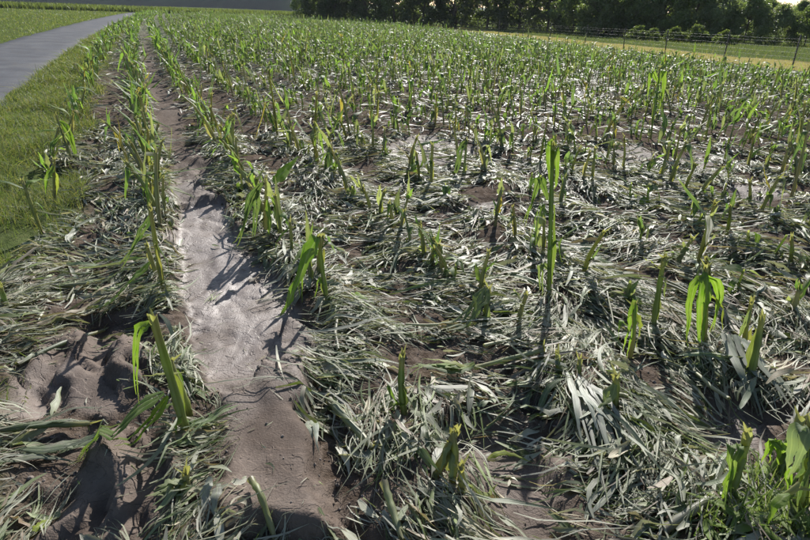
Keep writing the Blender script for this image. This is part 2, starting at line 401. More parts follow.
# ------------------------------------------------------------------ maize plants
GREENS = np.array([[.060, .110, .028], [.080, .140, .028], [.055, .095, .042], [.100, .155, .032], [.070, .115, .052]])
STALKC = np.array([[.30, .32, .10], [.25, .30, .10], [.36, .35, .17], [.26, .28, .13]])
def leaf_obj(P, width, col, parent, n=12, fold=.35, twist=0.0, side0=None, ragged=.35, mat=None, name='leaf', split=1):
    """one blade through control points (world), relative to its plant"""
    C = spline(P, n); org = np.array(parent.location) if parent is not None else np.zeros(3)
    t = np.linspace(0, 1, n); prof = np.minimum(1, .35+t*2.6)*np.clip((1-t)/.68, .05, 1)**.85
    if n > 6: C[2:] += np.cumsum(rng.normal(0, .0022, (n-2, 3)), 0)
    T = norm(np.gradient(C, axis=0)); h = np.cross(T, [0, 0, 1.]); 
    bad = np.linalg.norm(h, axis=1) < .3
    if side0 is not None:
        q_ = rng.uniform(-.9, .9); e_ = np.asarray(side0, float); e_ = np.array([e_[0]*math.cos(q_)-e_[1]*math.sin(q_), e_[0]*math.sin(q_)+e_[1]*math.cos(q_), e_[2]])
        h = np.broadcast_to(e_, h.shape).copy()
    elif bad.any(): h[bad] = h[~bad][0] if (~bad).any() else np.array([1., 0, 0])
    S = norm(h); Nn = np.cross(T, S); a = (twist*t)[:, None]; S = S*np.cos(a)+Nn*np.sin(a)
    gz_ = H(C[:, 0], C[:, 1])+(.05 if parent is not None else .015); C[:, 2] = np.maximum(C[:, 2], gz_)
    B = Batch()
    for q in range(split):
        off = (q-(split-1)/2)*width*1.05/split; sp_ = np.clip((t-.25)/.75, 0, 1)[:, None]
        CC = C+S*off*prof[:, None]*(1+sp_*rng.uniform(-.2, .5))+S*sp_**2*rng.normal(0, .008)*(split > 1)+Nn*sp_*rng.normal(0, .012)*(split > 1)+np.array([0, 0, -1.])*sp_**2*rng.uniform(0, .04)*(split > 1)
        g = np.tile(np.asarray(col, float), (n, 1))*(1+.15*rng.standard_normal((n, 1))*.4)
        g = g*(1-.0*t[:, None])+np.outer(sst(.75, 1., t), [.05, .03, .01])
        B.add(strips((CC-org)[None], S[None], (prof*width*.5/split*1.1)[None], [fold], g[None], False, ragged))
    return B.build(name, mat or M_LEAF, parent)
def stalk_obj(P, r0, r1, col, parent, n=9, K=7, jag=.03, name='stalk', fibres=True):
    C = spline(P, n); org = np.array(parent.location) if parent is not None else np.zeros(3)
    t = np.linspace(0, 1, n); R = r0+(r1-r0)*t; R = R*(1+.22*(np.arange(n) % 3 == 0)+rng.normal(0, .04, n))
    g = np.tile(col, (n, 1)).astype(float); g[-2:] = g[-2:]*.35+np.array([.30, .28, .13])*.65; g = g*rng.uniform(.8, 1.12, (n, 1)); g[:3] = g[:3]*np.array([[.35], [.55], [.8]])+np.array([.15, .115, .085])*np.array([[.65], [.45], [.2]])
    B = Batch(); B.add(tubes((C-org)[None], R[None], K, g[None], jag))
    if fibres:                                         # frayed end of the snapped stem
        tip = C[-1]-org; ax = norm(C[-1]-C[-2])
        for q in range(3):
            d = norm(ax*1.0+rng.normal(0, .45, 3)); L_ = rng.uniform(.02, .06)
            cc = tip+np.outer(np.linspace(-.3, 1, 4), d)*L_
            B.add(strips(cc[None], np.tile(norm(np.cross(d, rng.normal(size=3))), (1, 4, 1)), np.array([[.006, .005, .004, .001]])*(r1/.01), [.4], np.array([[.26, .26, .12]])))
    return B.build(name, M_STALK, parent)
def sheath(root, b, top, r, col):
    """torn leaf sheath still wrapped round the stem, peeling at its upper end"""
    a = rng.uniform(0, 6.283); o = np.array([math.cos(a), math.sin(a), 0])*r*.75; f0, f1 = rng.uniform(0, .2), rng.uniform(.3, .8)
    P = [b+(top-b)*f+o*(1+.0*f) for f in np.linspace(f0, f1, 4)]; P.append(P[-1]+o*rng.uniform(.6, 2.5)+np.array([0, 0, rng.uniform(-.01, .03)]))
    leaf_obj(P, r*1.9, np.array(col)*rng.uniform(.55, 1.0)*np.array([1, .97, .85]), root, 10, -.55, rng.normal(0, .25), (-math.sin(a), math.cos(a), 0), .45, M_STALK, 'sheath')
def gz(x, y): return float(H(np.array([x]), np.array([y]))[0])
plants = []                                            # (root, row index, s, look)
used = []
def hero(base, top, r, leaves, label, col=None, mid=None, name='corn_plant', cat='corn plant', jag=.04, tubes_=()):
    """base/top in photo pixels; the base's distance comes from the ground it stands on"""
    b = gp(*base); z = gz(*b); root = empty(name, (b[0], b[1], z)); used.append(b)
    Yt = b[1]+(top[2] if len(top) > 2 else 0)
    T = W(top[0], top[1], Yt); P = [np.array([b[0], b[1], z-.03])]
    if mid is not None: P.append(W(mid[0], mid[1], (b[1]+Yt)/2))
    P.append(T)
    if mid is None: P.insert(1, (P[0]+P[1])/2+rng.normal(0, .006, 3))
    c = STALKC[rng.integers(4)] if col is None else np.array(col)*1.45
    stalk_obj(P, r, r*.72, c, root, 10, 8, jag); sheath(root, P[0]+np.array([0, 0, .03]), P[-1], r, c)
    for lf in leaves:
        pts = [W(p[0], p[1], b[1]+(p[2] if len(p) > 2 else 0.)) for p in lf['p']]
        leaf_obj(pts, lf.get('w', .05), lf.get('c', GREENS[rng.integers(5)]), root, lf.get('n', 14), lf.get('f', .35), lf.get('tw', .3), lf.get('s'), lf.get('rag', .5), None, 'leaf', lf.get('sp', 2 if lf.get('w', .05) > .035 else 1))
    tag(root, label, cat, 'standing corn')
    return root
BR = (.13, .21, .025); MDG = (.075, .13, .025); DKG = (.05, .085, .035); PALE = (.16, .19, .10); YEL = (.22, .24, .05)
hero((190, 446), (153, 318, -.04), .0155, [
    dict(p=[(164, 393, -.02), (135, 408, -.06), (105, 438, -.10), (68, 474, -.13)], w=.085, c=MDG, sp=3, tw=.5),
    dict(p=[(168, 396, -.02), (146, 424, -.08), (118, 450, -.10)], w=.05, c=BR, tw=.2),
    dict(p=[(154, 322, -.04), (140, 330, -.04), (135, 360, -.05), (136, 392, -.05)], w=.045, c=BR, tw=.2, s=(1, .2, 0)),
    dict(p=[(184, 372, 0), (160, 374, -.02), (142, 375, -.03)], w=.018, c=YEL),
    dict(p=[(182, 400), (162, 410, .02), (152, 432, .02)], w=.03, c=MDG), dict(p=[(184, 405), (176, 425, -.03), (178, 440, -.03)], w=.025, c=BR),
    dict(p=[(186, 420), (200, 425, .02), (206, 440, .02)], w=.025, c=MDG)],
    'thick broken corn stalk leaning left beside mud channel, leaf bundle drooping onto mud', (.15, .19, .05))
hero((192, 424), (170, 362, .03), .015, [dict(p=[(172, 366, .03), (180, 392, .04), (176, 416, .05)], w=.03, c=MDG)], 'shorter snapped stalk close beside the thick leaning corn stalk', (.19, .22, .06))
hero((191, 502), (186, 474, .0), .014, [dict(p=[(187, 480), (172, 478, -.02), (160, 486, -.04)], w=.025, c=PALE), dict(p=[(187, 478), (178, 484, -.03), (172, 500, -.04)], w=.02, c=YEL), dict(p=[(188, 485), (165, 500, -.04), (150, 518, -.06)], w=.03, c=PALE)],
    'pale snapped corn stump below the thick leaning stalk', (.22, .23, .09))
hero((329, 312), (319, 238, .02), .012, [
    dict(p=[(319, 238, .02), (314, 243, 0), (300, 276, -.05), (288, 302, -.09), (276, 323, -.12)], w=.075, c=(.11, .20, .02), tw=.25, sp=1, f=.25, s=(.9, .4, .2)),
    dict(p=[(318, 240, .03), (306, 246, .05), (300, 275, .05), (301, 296, .04)], w=.04, c=BR, s=(1, .1, 0)),
    dict(p=[(325, 285), (318, 278, .02), (314, 298, .02)], w=.028, c=BR), dict(p=[(326, 295), (334, 300, -.02), (332, 312, -.02)], w=.02, c=MDG)],
    'slim corn stalk with bright green leaf folded down over the mud channel', (.16, .21, .05))
hero((166, 300), (150, 208, .02), .013, [
    dict(p=[(150, 262, 0), (135, 276, -.05), (112, 300, -.10), (92, 318, -.13)], w=.075, c=BR, tw=.3, f=.3),
    dict(p=[(150, 214, .02), (140, 230, .05), (128, 250, .10), (116, 266, .12)], w=.055, c=DKG, tw=.3),
    dict(p=[(160, 280), (152, 290, -.02), (154, 303, -.03)], w=.025, c=YEL), dict(p=[(155, 240), (166, 262, 0.02), (168, 286, .02)], w=.02, c=MDG)],
    'thin ragged corn stalk left of the channel, broad bright leaf hanging left', (.19, .20, .06))
hero((160, 285), (147, 246, .0), .012, [dict(p=[(148, 250), (152, 270), (149, 285)], w=.02, c=PALE)], 'ragged stump right under the thin stalk with broad bright leaf', (.2, .2, .08))
hero((266, 243), (266, 178, .05), .013, [
    dict(p=[(262, 182, .02), (252, 195, -.02), (245, 220, -.05), (236, 247, -.08)], w=.08, c=DKG, sp=2, s=(.9, .3, 0)),
    dict(p=[(258, 190, 0), (256, 215, -.03), (252, 244, -.05)], w=.05, c=DKG, s=(1, .2, 0)),
    dict(p=[(270, 190, .03), (277, 208, .03), (282, 240, .03)], w=.05, c=MDG, s=(1, .2, 0)),
    dict(p=[(267, 200), (270, 220, -.04), (267, 243, -.05)], w=.035, c=BR, s=(1, .2, 0)), dict(p=[(264, 205), (276, 216, .05), (288, 250, .06)], w=.04, c=MDG)],
    'leafy dark green corn clump overhanging the right edge of mud channel')
hero((292, 262), (290, 222, .02), .010, [dict(p=[(290, 226), (278, 240, -.03), (276, 268, -.05)], w=.03, c=BR), dict(p=[(291, 240), (300, 250, .02), (302, 268, .02)], w=.025, c=MDG)], 'small leafy stump just right of the dark green corn clump')
hero((405, 424), (402, 357, .02), .0135, [dict(p=[(404, 418), (394, 396, -.02), (390, 385, -.03), (398, 425, -.05)], w=.022, c=MDG), dict(p=[(406, 410), (394, 404, -.02), (396, 424, -.04)], w=.02, c=BR)],
    'upright dark green snapped stalk standing alone in front of bent pale stalk', (.08, .12, .03))
hero((433, 486), (456, 432, -.02), .0150, [dict(p=[(455, 436, -.02), (440, 452, -.03), (432, 486, -.05)], w=.03, c=PALE)], 'leftmost of three pale snapped stumps at the lower centre', (.20, .20, .07))
hero((451, 492), (453, 434, .0), .0125, [dict(p=[(453, 450), (449, 470, -.03), (448, 490, -.03)], w=.02, c=PALE)], 'middle and straightest of three pale snapped stumps at the lower centre', (.15, .17, .06))
hero((461, 502), (461, 468, .0), .0125, [dict(p=[(461, 480), (470, 490, -.02), (472, 505, -.03)], w=.02, c=PALE)], 'shortest, rightmost of three pale snapped stumps at the lower centre', (.22, .22, .08))
hero((486, 330), (489, 290, .02), .012, [dict(p=[(486, 288, .0), (478, 300, -.04), (462, 325, -.08), (438, 348, -.11)], w=.09, c=(.11, .14, .075), sp=3), dict(p=[(487, 292), (470, 305, -.02), (448, 325, -.05), (430, 345, -.08)], w=.035, c=PALE), dict(p=[(488, 305), (489, 325, -.02), (486, 352, -.04)], w=.03, c=PALE)],
    'broken stalk with a pale grey-green leaf bundle curving down to lower left')
hero((545, 372), (543, 350, .02), .012, [dict(p=[(474, 368, -.03), (450, 364, -.04), (428, 364, -.04), (408, 386, -.07)], w=.05, c=BR, sp=2), dict(p=[(474, 369, -.03), (450, 375, -.05), (418, 396, -.07)], w=.07, c=(.11, .15, .07), sp=2), dict(p=[(474, 368, -.03), (450, 362, -.03), (424, 360, -.03)], w=.03, c=YEL)],
    'corn stalk snapped over sideways, pale stem with green leaves pointing left', (.14, .17, .07))
_b = gp(545, 372); bent = COL.objects['corn_plant.%03d' % 13] if 'corn_plant.013' in COL.objects else None
stalk_obj([W(543, 350, _b[1]+.02), W(520, 356, _b[1]), W(474, 368, _b[1]-.03)], .011, .009, np.array([.30, .34, .19]), bent, 10, 7, .01, 'bent_stem', False)
# taller survivors in the middle of the field
hero((549, 300), (553, 145, .04), .0125, [
    dict(p=[(552, 165, .03), (556, 150, .02), (556, 180, .02), (553, 190, .02)], w=.035, c=BR, s=(1, .2, 0)),
    dict(p=[(551, 185), (549, 150, .02), (552, 138, .03)], w=.03, c=BR, s=(1, .2, 0)),
    dict(p=[(548, 200, 0), (541, 178, -.02), (534, 195, -.04), (522, 222, -.06)], w=.045, c=MDG, s=(1, .3, 0)), dict(p=[(548, 215), (540, 205, 0), (535, 240, -.03)], w=.045, c=MDG, s=(1, .3, 0)),
    dict(p=[(549, 250), (557, 240, .02), (563, 265, .02)], w=.03, c=MDG), dict(p=[(549, 270), (542, 265, -.02), (540, 300, -.03)], w=.04, c=(.09, .12, .06), s=(1, .3, 0))],
    'tallest thin corn stalk at the centre, narrow bright leaf at top', (.12, .18, .04))
hero((702, 352), (706, 268, .03), .0125, [
    dict(p=[(704, 275, .02), (694, 286, -.02), (690, 315, -.03), (686, 346, -.05)], w=.05, c=BR, s=(1, .2, 0)), dict(p=[(705, 272, .02), (704, 295, -.03), (702, 330, -.05), (702, 358, -.06)], w=.06, c=(.11, .2, .02), s=(1, .2, 0)),
    dict(p=[(706, 275, .03), (716, 284, .02), (718, 305, .02), (712, 330, .01)], w=.045, c=BR, s=(1, .2, 0)), dict(p=[(706, 272, .03), (700, 268, .03), (696, 290, .03)], w=.035, c=PALE), dict(p=[(706, 290), (722, 305, .04), (722, 330, .04)], w=.03, c=YEL)],
    'bushy bright yellow-green corn plant with leaves hanging all round its stem')
hero((651, 338), (664, 258, .03), .014, [dict(p=[(662, 270, .02), (652, 262, .0), (644, 258, -.02)], w=.015, c=YEL), dict(p=[(662, 268, .02), (672, 258, .02), (684, 252, .0)], w=.012, c=PALE), dict(p=[(660, 275), (666, 280, .02), (664, 300, .02)], w=.03, c=PALE)],
    'bare snapped stalk left of the bushy bright plant, leaning right', (.14, .18, .06))
hero((630, 358), (634, 306, .02), .011, [dict(p=[(634, 300, .02), (630, 322, -.02), (626, 352, -.03)], w=.04, c=BR, s=(1, .2, 0)), dict(p=[(634, 312), (638, 326, .02), (636, 352, .02)], w=.035, c=YEL, s=(1, .2, 0)), dict(p=[(632, 330), (622, 322, -.02), (616, 338, -.03)], w=.025, c=BR)], 'short bright yellow-green shoot left of a bare leaning stalk')
hero((612, 420), (616, 376, .02), .0175, [dict(p=[(615, 384), (602, 400, -.03), (590, 410, -.04)], w=.05, c=PALE), dict(p=[(614, 395), (608, 408, -.03), (610, 424, -.03)], w=.02, c=BR)], 'stout single corn stump with yellowish torn top, lower right of centre', (.16, .19, .06))
hero((561, 382), (558, 356, .02), .014, [dict(p=[(558, 360), (566, 372, -.02), (566, 386, -.03)], w=.02, c=PALE)], 'low stump above a fan of grey flattened leaves', (.16, .19, .07))
hero((578, 385), (580, 362, .02), .013, [], 'low bare stump beside fan of grey flattened leaves', (.15, .19, .06))
hero((722, 506), (748, 434, -.02), .016, [dict(p=[(744, 446, -.02), (730, 450, -.04), (724, 490, -.06)], w=.05, c=MDG, s=(1, .3, 0)), dict(p=[(740, 460), (732, 478, -.05), (728, 506, -.06)], w=.04, c=BR, s=(1, .3, 0)), dict(p=[(745, 445), (752, 455, .02), (750, 480, .02)], w=.02, c=PALE)],
    'leaning corn stump with torn green sheath left of the lower right weeds', (.17, .22, .06))
hero((770, 480), (800, 420, .05), .018, [dict(p=[(782, 455, .02), (776, 440, .02), (772, 470, .0)], w=.05, c=BR, s=(1, .3, 0)), dict(p=[(785, 450), (772, 442, .03), (764, 465, .03)], w=.045, c=BR, s=(1, .3, 0))], 'stout green stalk at right edge leaning out of the frame', (.09, .14, .03))
hero((752, 540), (796, 488, .02), .012, [dict(p=[(790, 494), (776, 505, -.02), (770, 530, -.04)], w=.03, c=BR)], 'thin pale stem slanting up among weeds at the lower right corner', (.17, .22, .08))
hero((800, 520), (812, 420, .02), .014, [dict(p=[(812, 428, .02), (802, 432, 0), (796, 455, -.02), (790, 470, -.03)], w=.07, c=(.16, .20, .13), s=(.9, .4, 0)), dict(p=[(808, 450), (800, 480, -.02), (792, 510, -.03)], w=.07, c=DKG, s=(1, .3, 0)), dict(p=[(806, 470), (790, 465, .02), (788, 500, .02)], w=.045, c=BR, s=(1, .3, 0))], 'corn plant with broad silvery hanging leaf at the right edge')
hero((748, 386), (762, 318, .02), .015, [], 'bare snapped stalk right of the bushy bright plant, leaning right', (.14, .18, .06))
hero((745, 350), (752, 300, .02), .012, [dict(p=[(750, 310), (742, 330, -.02), (736, 352, -.03)], w=.04, c=PALE, s=(1, .3, 0))], 'pale leafed stump just behind a bare leaning stalk, right side')
hero((650, 142), (660, 68, .1), .0145, [dict(p=[(658, 82, .05), (652, 72, 0), (648, 95, -.03)], w=.07, c=BR, s=(1, .2, 0)), dict(p=[(658, 84, .05), (664, 70, .1), (663, 92, .1), (658, 112, .1)], w=.07, c=BR, s=(1, .2, 0)), dict(p=[(655, 100), (661, 92, .1), (662, 118, .1)], w=.05, c=MDG, s=(1, .2, 0))], 'tall bright corn plant standing above its neighbours, right part of field', (.14, .20, .05))
hero((463, 180), (467, 140, .05), .012, [dict(p=[(467, 140, .05), (461, 148, -.02), (456, 172, -.05), (450, 184, -.08)], w=.10, c=DKG, s=(1, .3, 0))], 'single dark upright leaf on a stump, centre of the field')
hero((74, 166), (56, 115, .0), .012, [dict(p=[(57, 120), (66, 128, .05), (74, 150, .08), (72, 166, .08)], w=.06, c=BR, s=(1, .3, 0)), dict(p=[(60, 135), (52, 150, -.05), (56, 164, -.08)], w=.05, c=MDG, s=(1, .3, 0)), dict(p=[(66, 150), (58, 148, -.05), (52, 162, -.1)], w=.04, c=BR)], 'isolated bright corn plant leaning left at the edge of the grass verge')
hero((53, 202), (54, 160, .0), .012, [dict(p=[(54, 165), (48, 178, -.05), (46, 198, -.08)], w=.05, c=BR, s=(1, .3, 0)), dict(p=[(54, 170), (58, 184, .03), (56, 200, .03)], w=.04, c=YEL, s=(1, .3, 0))], 'small bright corn shoot in grass below the isolated leaning plant')
hero((12, 322), (0, 286, .0), .012, [], 'bare thin stalk at the left frame edge in flattened litter', (.13, .18, .05))
HEROES = list(used)
ROWN = {-1: 'verge row', 0: 'row left of the channel', 1: 'first row right of the channel', 2: 'second row right of channel', 3: 'third row right of channel',
        4: 'fourth row right of channel', 5: 'fifth row right of channel', 6: 'sixth row right of channel', 7: 'seventh row right of channel', 8: 'eighth row right of channel'}
# candidates along every row
cx, cy, ck, cs_ = [], [], [], []
for k in range(-1, 75):
    c0 = ROW0+ROWD*k; s = -2.0
    while s < 135:
        gap = .135 if s < 30 else .2
        s += gap*rng.uniform(.55, 1.5)
        if rng.random() < .12: s += rng.uniform(0, .5)
        x, y = sc_xy(s, c0+rng.normal(0, .04)); 
        if y < .7: continue
        cx.append(x); cy.append(y); ck.append(k); cs_.append(s)
cx, cy, ck, cs_ = map(np.array, (cx, cy, ck, cs_))
keep = (cx < fence_x(cy)-2.6) & (np.abs(cx) < .75*cy*1.15+1.6)
dens = .55+.6*vn(cx*.8, cy*.8, 91); dens = np.where(cy > 9, np.maximum(dens, .92), dens)
dens = np.where((ck == 0) | (ck == 1), np.maximum(dens, .85), dens)
dens = np.where(cy > 40, .62, dens); dens = np.where(ck == -1, .30+.35*(cy > 10), dens)
dens = np.where((ck == 0) & (cy < 2.75), 0, dens); dens = np.where((ck == 1) & (cy < 2.35), 0, dens)
dens = np.where((ck == 2) & (cy < 2.0), .35, dens); dens = np.where((ck >= 2) & (cy < 4.5), dens*.95, dens)
keep &= rng.random(len(cx)) < dens
for hb in HEROES: keep &= np.hypot(cx-hb[0], cy-hb[1]) > .12
keep &= mudmask(cx, cy) < .6
cx, cy, ck, cs_ = cx[keep], cy[keep], ck[keep], cs_[keep]; cz = H(cx, cy)
hh = np.clip(rng.lognormal(math.log(.27), .38, len(cx)), .10, .8)
tall = rng.random(len(cx)) < np.where(cy < 4.2, .03, .07); hh = np.where(tall, rng.uniform(.45, .9, len(cx)), hh); hh = np.where(ck == -1, np.minimum(hh, .42), hh)
hh = np.where((ck <= 1) & (cy > 4.5), np.maximum(hh, rng.uniform(.28, .58, len(cx))), hh)
hh = np.where((cy < 4.5) & (ck > 0), np.where(rng.random(len(cx)) < .85, rng.uniform(.10, .25, len(cx)), np.minimum(hh, .42)), hh); hh = hh*np.where(cy > 12, 1.05, np.where(cy > 4, .88, 1.0))*(.45+.55*sst(2.2, 12, fence_x(cy)-cx))
green = np.clip(vn(cx*1.3, cy*1.3, 95)*.7+.4*rng.random(len(cx)), 0, 1)
green = np.where((ck <= 1) & (cy > 4.5), .95, green)
px_, py_, dep_ = proj(cx, cy, cz+.15)
infr = (px_ > 4) & (px_ < 806) & (py_ > -5) & (py_ < 537)
size = hh/dep_*np.where(infr, 1, 0); order = np.argsort(-size); ind = np.zeros(len(cx), bool); ind[order[:300-len(HEROES)]] = True
ORD = lambda n: '%d%s' % (n, 'th' if 10 <= n % 100 <= 20 else {1: 'st', 2: 'nd', 3: 'rd'}.get(n % 10, 'th'))
def rand_leaf(bx, by, zz, az, length, e0, e1, sharp, n=9):
    """arching blade: starts at elevation e0, bends over to e1"""
    t = np.linspace(0, 1, n); e = e0+(e1-e0)*sst(.12, .12+sharp, t); d = length/(n-1)
    a = az+np.cumsum(rng.normal(0, .10, n)); P = np.zeros((n, 3)); P[0] = (bx, by, zz)
    for i in range(1, n): P[i] = P[i-1]+d*np.array([math.cos(e[i])*math.cos(a[i]), math.cos(e[i])*math.sin(a[i]), math.sin(e[i])])
    return P
cnt = {}
for i in sorted(np.flatnonzero(ind), key=lambda q: (ck[q], cs_[q])):
    k = int(ck[i]); cnt[k] = cnt.get(k, 0)+1; x, y, z, h = cx[i], cy[i], cz[i], hh[i]; g = green[i]
    look = 'short snapped corn stump' if h < .30 else ('knee-high broken corn stalk' if h < .55 else 'tall surviving corn stalk')
    root = empty('corn_stump' if h < .30 else 'corn_plant', (x, y, z))
    lean = rng.normal(0, .22, 2); top = np.array([x+lean[0]*h, y+lean[1]*h, z+h])
    sc = STALKC[rng.integers(4)]*rng.uniform(.75, 1.1); r = rng.uniform(.010, .0155)
    stalk_obj([np.array([x, y, z-.03]), np.array([x+lean[0]*h*.35, y+lean[1]*h*.35, z+h*.5]), top], r, r*.72, sc, root, 7, 6, .04)
    nl = int(rng.integers(2, 5) if h < .3 else rng.integers(2, 6)); sheath(root, np.array([x, y, z]), top, r, sc)
    for q in range(nl):
        fr = rng.uniform(.25, 1.0); b0 = np.array([x, y, z])*(1-fr)+top*fr
        hang = rng.random() < .4; up = rng.random() < .55; gc = GREENS[rng.integers(5)]*(.8+.7*g)*rng.uniform(.8, 1.25)
        if rng.random() > .35+.6*g: gc = np.array([.21, .22, .13])*rng.uniform(.7, 1.3)
        if rng.random() < .06: gc = np.array([.26, .19, .05])
        Lf = rng.uniform(.12, .42)*(.6+h) if h > .3 else rng.uniform(.07, .24); az = rng.uniform(0, 2*math.pi)
        P = rand_leaf(*b0, az, Lf, rng.uniform(.7, 1.4), rng.uniform(-1.5, -1.1) if hang else (rng.uniform(.5, 1.4) if up else rng.uniform(-.9, .5)), rng.uniform(.15, .5))
        leaf_obj(P, rng.uniform(.018, .05), gc, root, 9, rng.uniform(.2, .5), rng.normal(0, .6), None, .5, None, 'leaf', 2 if rng.random() < .25 else 1)
    nth = ORD(cnt[k]) if cnt[k] > 1 else 'nearest'
    lab = '%s, %s from the front in the %s' % (look, nth, ROWN.get(k, '%s row right of channel' % ORD(k))) if cnt[k] > 1 else '%s, nearest of the %s' % (look, ROWN.get(k, '%s row right of channel' % ORD(k)))
    tag(root, lab, 'corn plant' if h >= .3 else 'corn stump', 'standing corn')

# the rest of the field, too many and too small to single out
B = Batch(); r_ = ~ind; x, y, z, h, g = cx[r_], cy[r_], cz[r_], hh[r_], green[r_]; M = len(x); print('far corn', M)
lean = rng.normal(0, .14, (M, 2)); tt = np.array([0, .5, 1.])
C = np.stack([x[:, None]+lean[:, :1]*h[:, None]*tt, y[:, None]+lean[:, 1:]*h[:, None]*tt, z[:, None]-.03+(h[:, None]+.03)*tt], -1)
rr = rng.uniform(.008, .0135, M)[:, None]*np.array([1, .85, .65]); rr = rr*np.where(y > 15, 1.2, 1)[:, None]
sc = STALKC[rng.integers(0, 4, M)][:, None]*rng.uniform(.7, 1.15, (M, 1, 1))*np.array([.8, 1, 1.15])[None, :, None]
B.add(tubes(C, rr, 4, sc, .03))
for q in range(4):
    sel = rng.random(M) < (1., .95, .8, .6)[q]*np.where(y > 45, .75, 1); m = sel.sum(); n = 6
    fr = rng.uniform(.3, 1, m); b0 = C[sel, 0]*(1-fr[:, None])+C[sel, 2]*fr[:, None]
    Lf = rng.uniform(.15, .42, m)*(.5+h[sel]); e0 = rng.uniform(.9, 1.5, m); e1 = np.where(rng.random(m) < .5, rng.uniform(-1.55, -1.1, m), rng.uniform(-.6, 1.4, m)); az = rng.uniform(0, 6.283, m)
    t = np.linspace(0, 1, n); e = e0[:, None]+(e1-e0)[:, None]*sst(.1, .6, t)[None]
    a = az[:, None]+np.cumsum(rng.normal(0, .15, (m, n)), 1); d = (Lf/(n-1))[:, None]
    D = np.stack([np.cos(e)*np.cos(a)*d, np.cos(e)*np.sin(a)*d, np.sin(e)*d], -1); D[:, 0] = 0
    P = b0[:, None]+np.cumsum(D, 1); P[..., 2] = np.maximum(P[..., 2], z[sel][:, None]+.01)
    S = np.stack([-np.sin(a), np.cos(a), rng.normal(0, .4, (m, n))*0+rng.normal(0, .4, (m, 1))], -1)
    w = rng.uniform(.012, .030, m)[:, None]*np.where(y[sel] > 15, 1.35, 1)[:, None]*np.clip((1-t)*2.2, .08, 1)[None]
    gc = GREENS[rng.integers(0, 5, m)]*(.8+.6*g[sel])[:, None]*rng.uniform(.75, 1.3, (m, 1))
    dull = rng.random(m) > .42+.5*g[sel]; gc[dull] = np.array([.15, .165, .10])*rng.uniform(.7, 1.3, (dull.sum(), 1))
    B.add(strips(P, S, w, np.zeros(m), gc, True))
tag(B.build('standing_corn_rows', M_LEAF), 'thousands of battered corn stalks filling the field towards the fence', 'corn', kind='stuff')

# ------------------------------------------------------------------ flattened leaf litter
CLEAR = [poly(p) for p in ([(405, 352), (545, 342), (552, 372), (480, 385), (410, 405)], [(60, 470), (130, 400), (175, 395), (190, 440), (120, 470)])]
def lit_density(x, y):
    s, c = st(x, y); k = (c-ROW0)/ROWD; rid = .5+.5*np.cos(2*math.pi*k)
    d = (.50+.5*rid)*sst(.41, .58, .55*fbm(x*1.3, y*1.3, 101, 3)+.45*vn(x*6.5, y*6.5, 103)+.10*rid)
    m = mudmask(x, y)
    for P in CLEAR: d = d*(1-.6*inpoly(P, x, y))
    return fieldmask(x, y)*d*(1-.975*m)
def flow(x, y):                                        # combed by the runoff: swirling main direction
    return 6.283*.75*(fbm(x*.55, y*.55, 111, 2)-.5)*2+2.0+1.7*(vn(x*2.0, y*2.0, 113)-.5)
LITC = np.array([[.25, .265, .17], [.17, .205, .10], [.41, .41, .32], [.10, .14, .05], [.42, .375, .26], [.20, .15, .10], [.15, .21, .04], [.32, .335, .245]])
LITP = np.array([.18, .14, .18, .12, .08, .10, .06, .14])
def litter(x, y, L_, w, n, lift, flat=False, jit=.7, col=None, th=None, rag=.4):
    M = len(x); t = np.linspace(-.5, .5, n)
    if th is None: th = flow(x, y)+rng.normal(0, jit, M)
    kap = rng.normal(0, .9, M); a = th[:, None]+kap[:, None]*t[None]
    d = (L_/(n-1))[:, None]; cxx = np.cumsum(np.cos(a)*d, 1); cyy = np.cumsum(np.sin(a)*d, 1)
    Xc = x[:, None]+cxx-cxx.mean(1, keepdims=True); Yc = y[:, None]+cyy-cyy.mean(1, keepdims=True)
    G = H(Xc, Yc); base = H(x, y)
    pit = rng.normal(0, .12, M)[:, None]*t[None]*L_[:, None]; arch = rng.uniform(-.05, .22, M)[:, None]*(.25-t[None]**2)*L_[:, None]
    Z = np.maximum(.55*G+.45*base[:, None]+lift[:, None]+pit+arch, G+.003)
    tw = rng.normal(0, .55, M)[:, None]+rng.normal(0, .9, M)[:, None]*t[None]
    S = np.stack([-np.sin(a)*np.cos(tw), np.cos(a)*np.cos(tw), np.sin(tw)], -1)
    Z = np.maximum(Z, G+np.abs(np.sin(tw))*w[:, None]*.45+.003)
    u = t+.5; prof = np.clip(.4+u*2.5, 0, 1)*np.clip((1-u)*2.2, .08, 1)
    if col is None:
        col = LITC[rng.choice(8, M, p=LITP)]*rng.uniform(.75, 1.25, (M, 1))
    return strips(np.stack([Xc, Yc, Z], -1), S, prof[None]*w[:, None]*.5, rng.uniform(-.1, .5, M), col, flat, rag)
def scatter(n, y0, y1, power=1.0):
    y = y0*(y1/y0)**rng.random(n) if power == 0 else np.sqrt(y0*y0+(y1*y1-y0*y0)*rng.random(n))
    x = (rng.random(n)*2-1)*(.75*y*1.14+.75); ok = rng.random(n) < lit_density(x, y); return x[ok], y[ok]
def pile(x, y):
    s, c = st(x, y); return .4+.6*(.5+.5*np.cos(2*math.pi*(c-ROW0)/ROWD))
B = Batch()
x, y = scatter(30000, .62, 7.0); M = len(x); print('near litter', M)
B.add(litter(x, y, rng.uniform(.04, .17, M), rng.uniform(.008, .026, M), 5, np.abs(rng.normal(0, .022, M))*pile(x, y)+.004, False, .6))
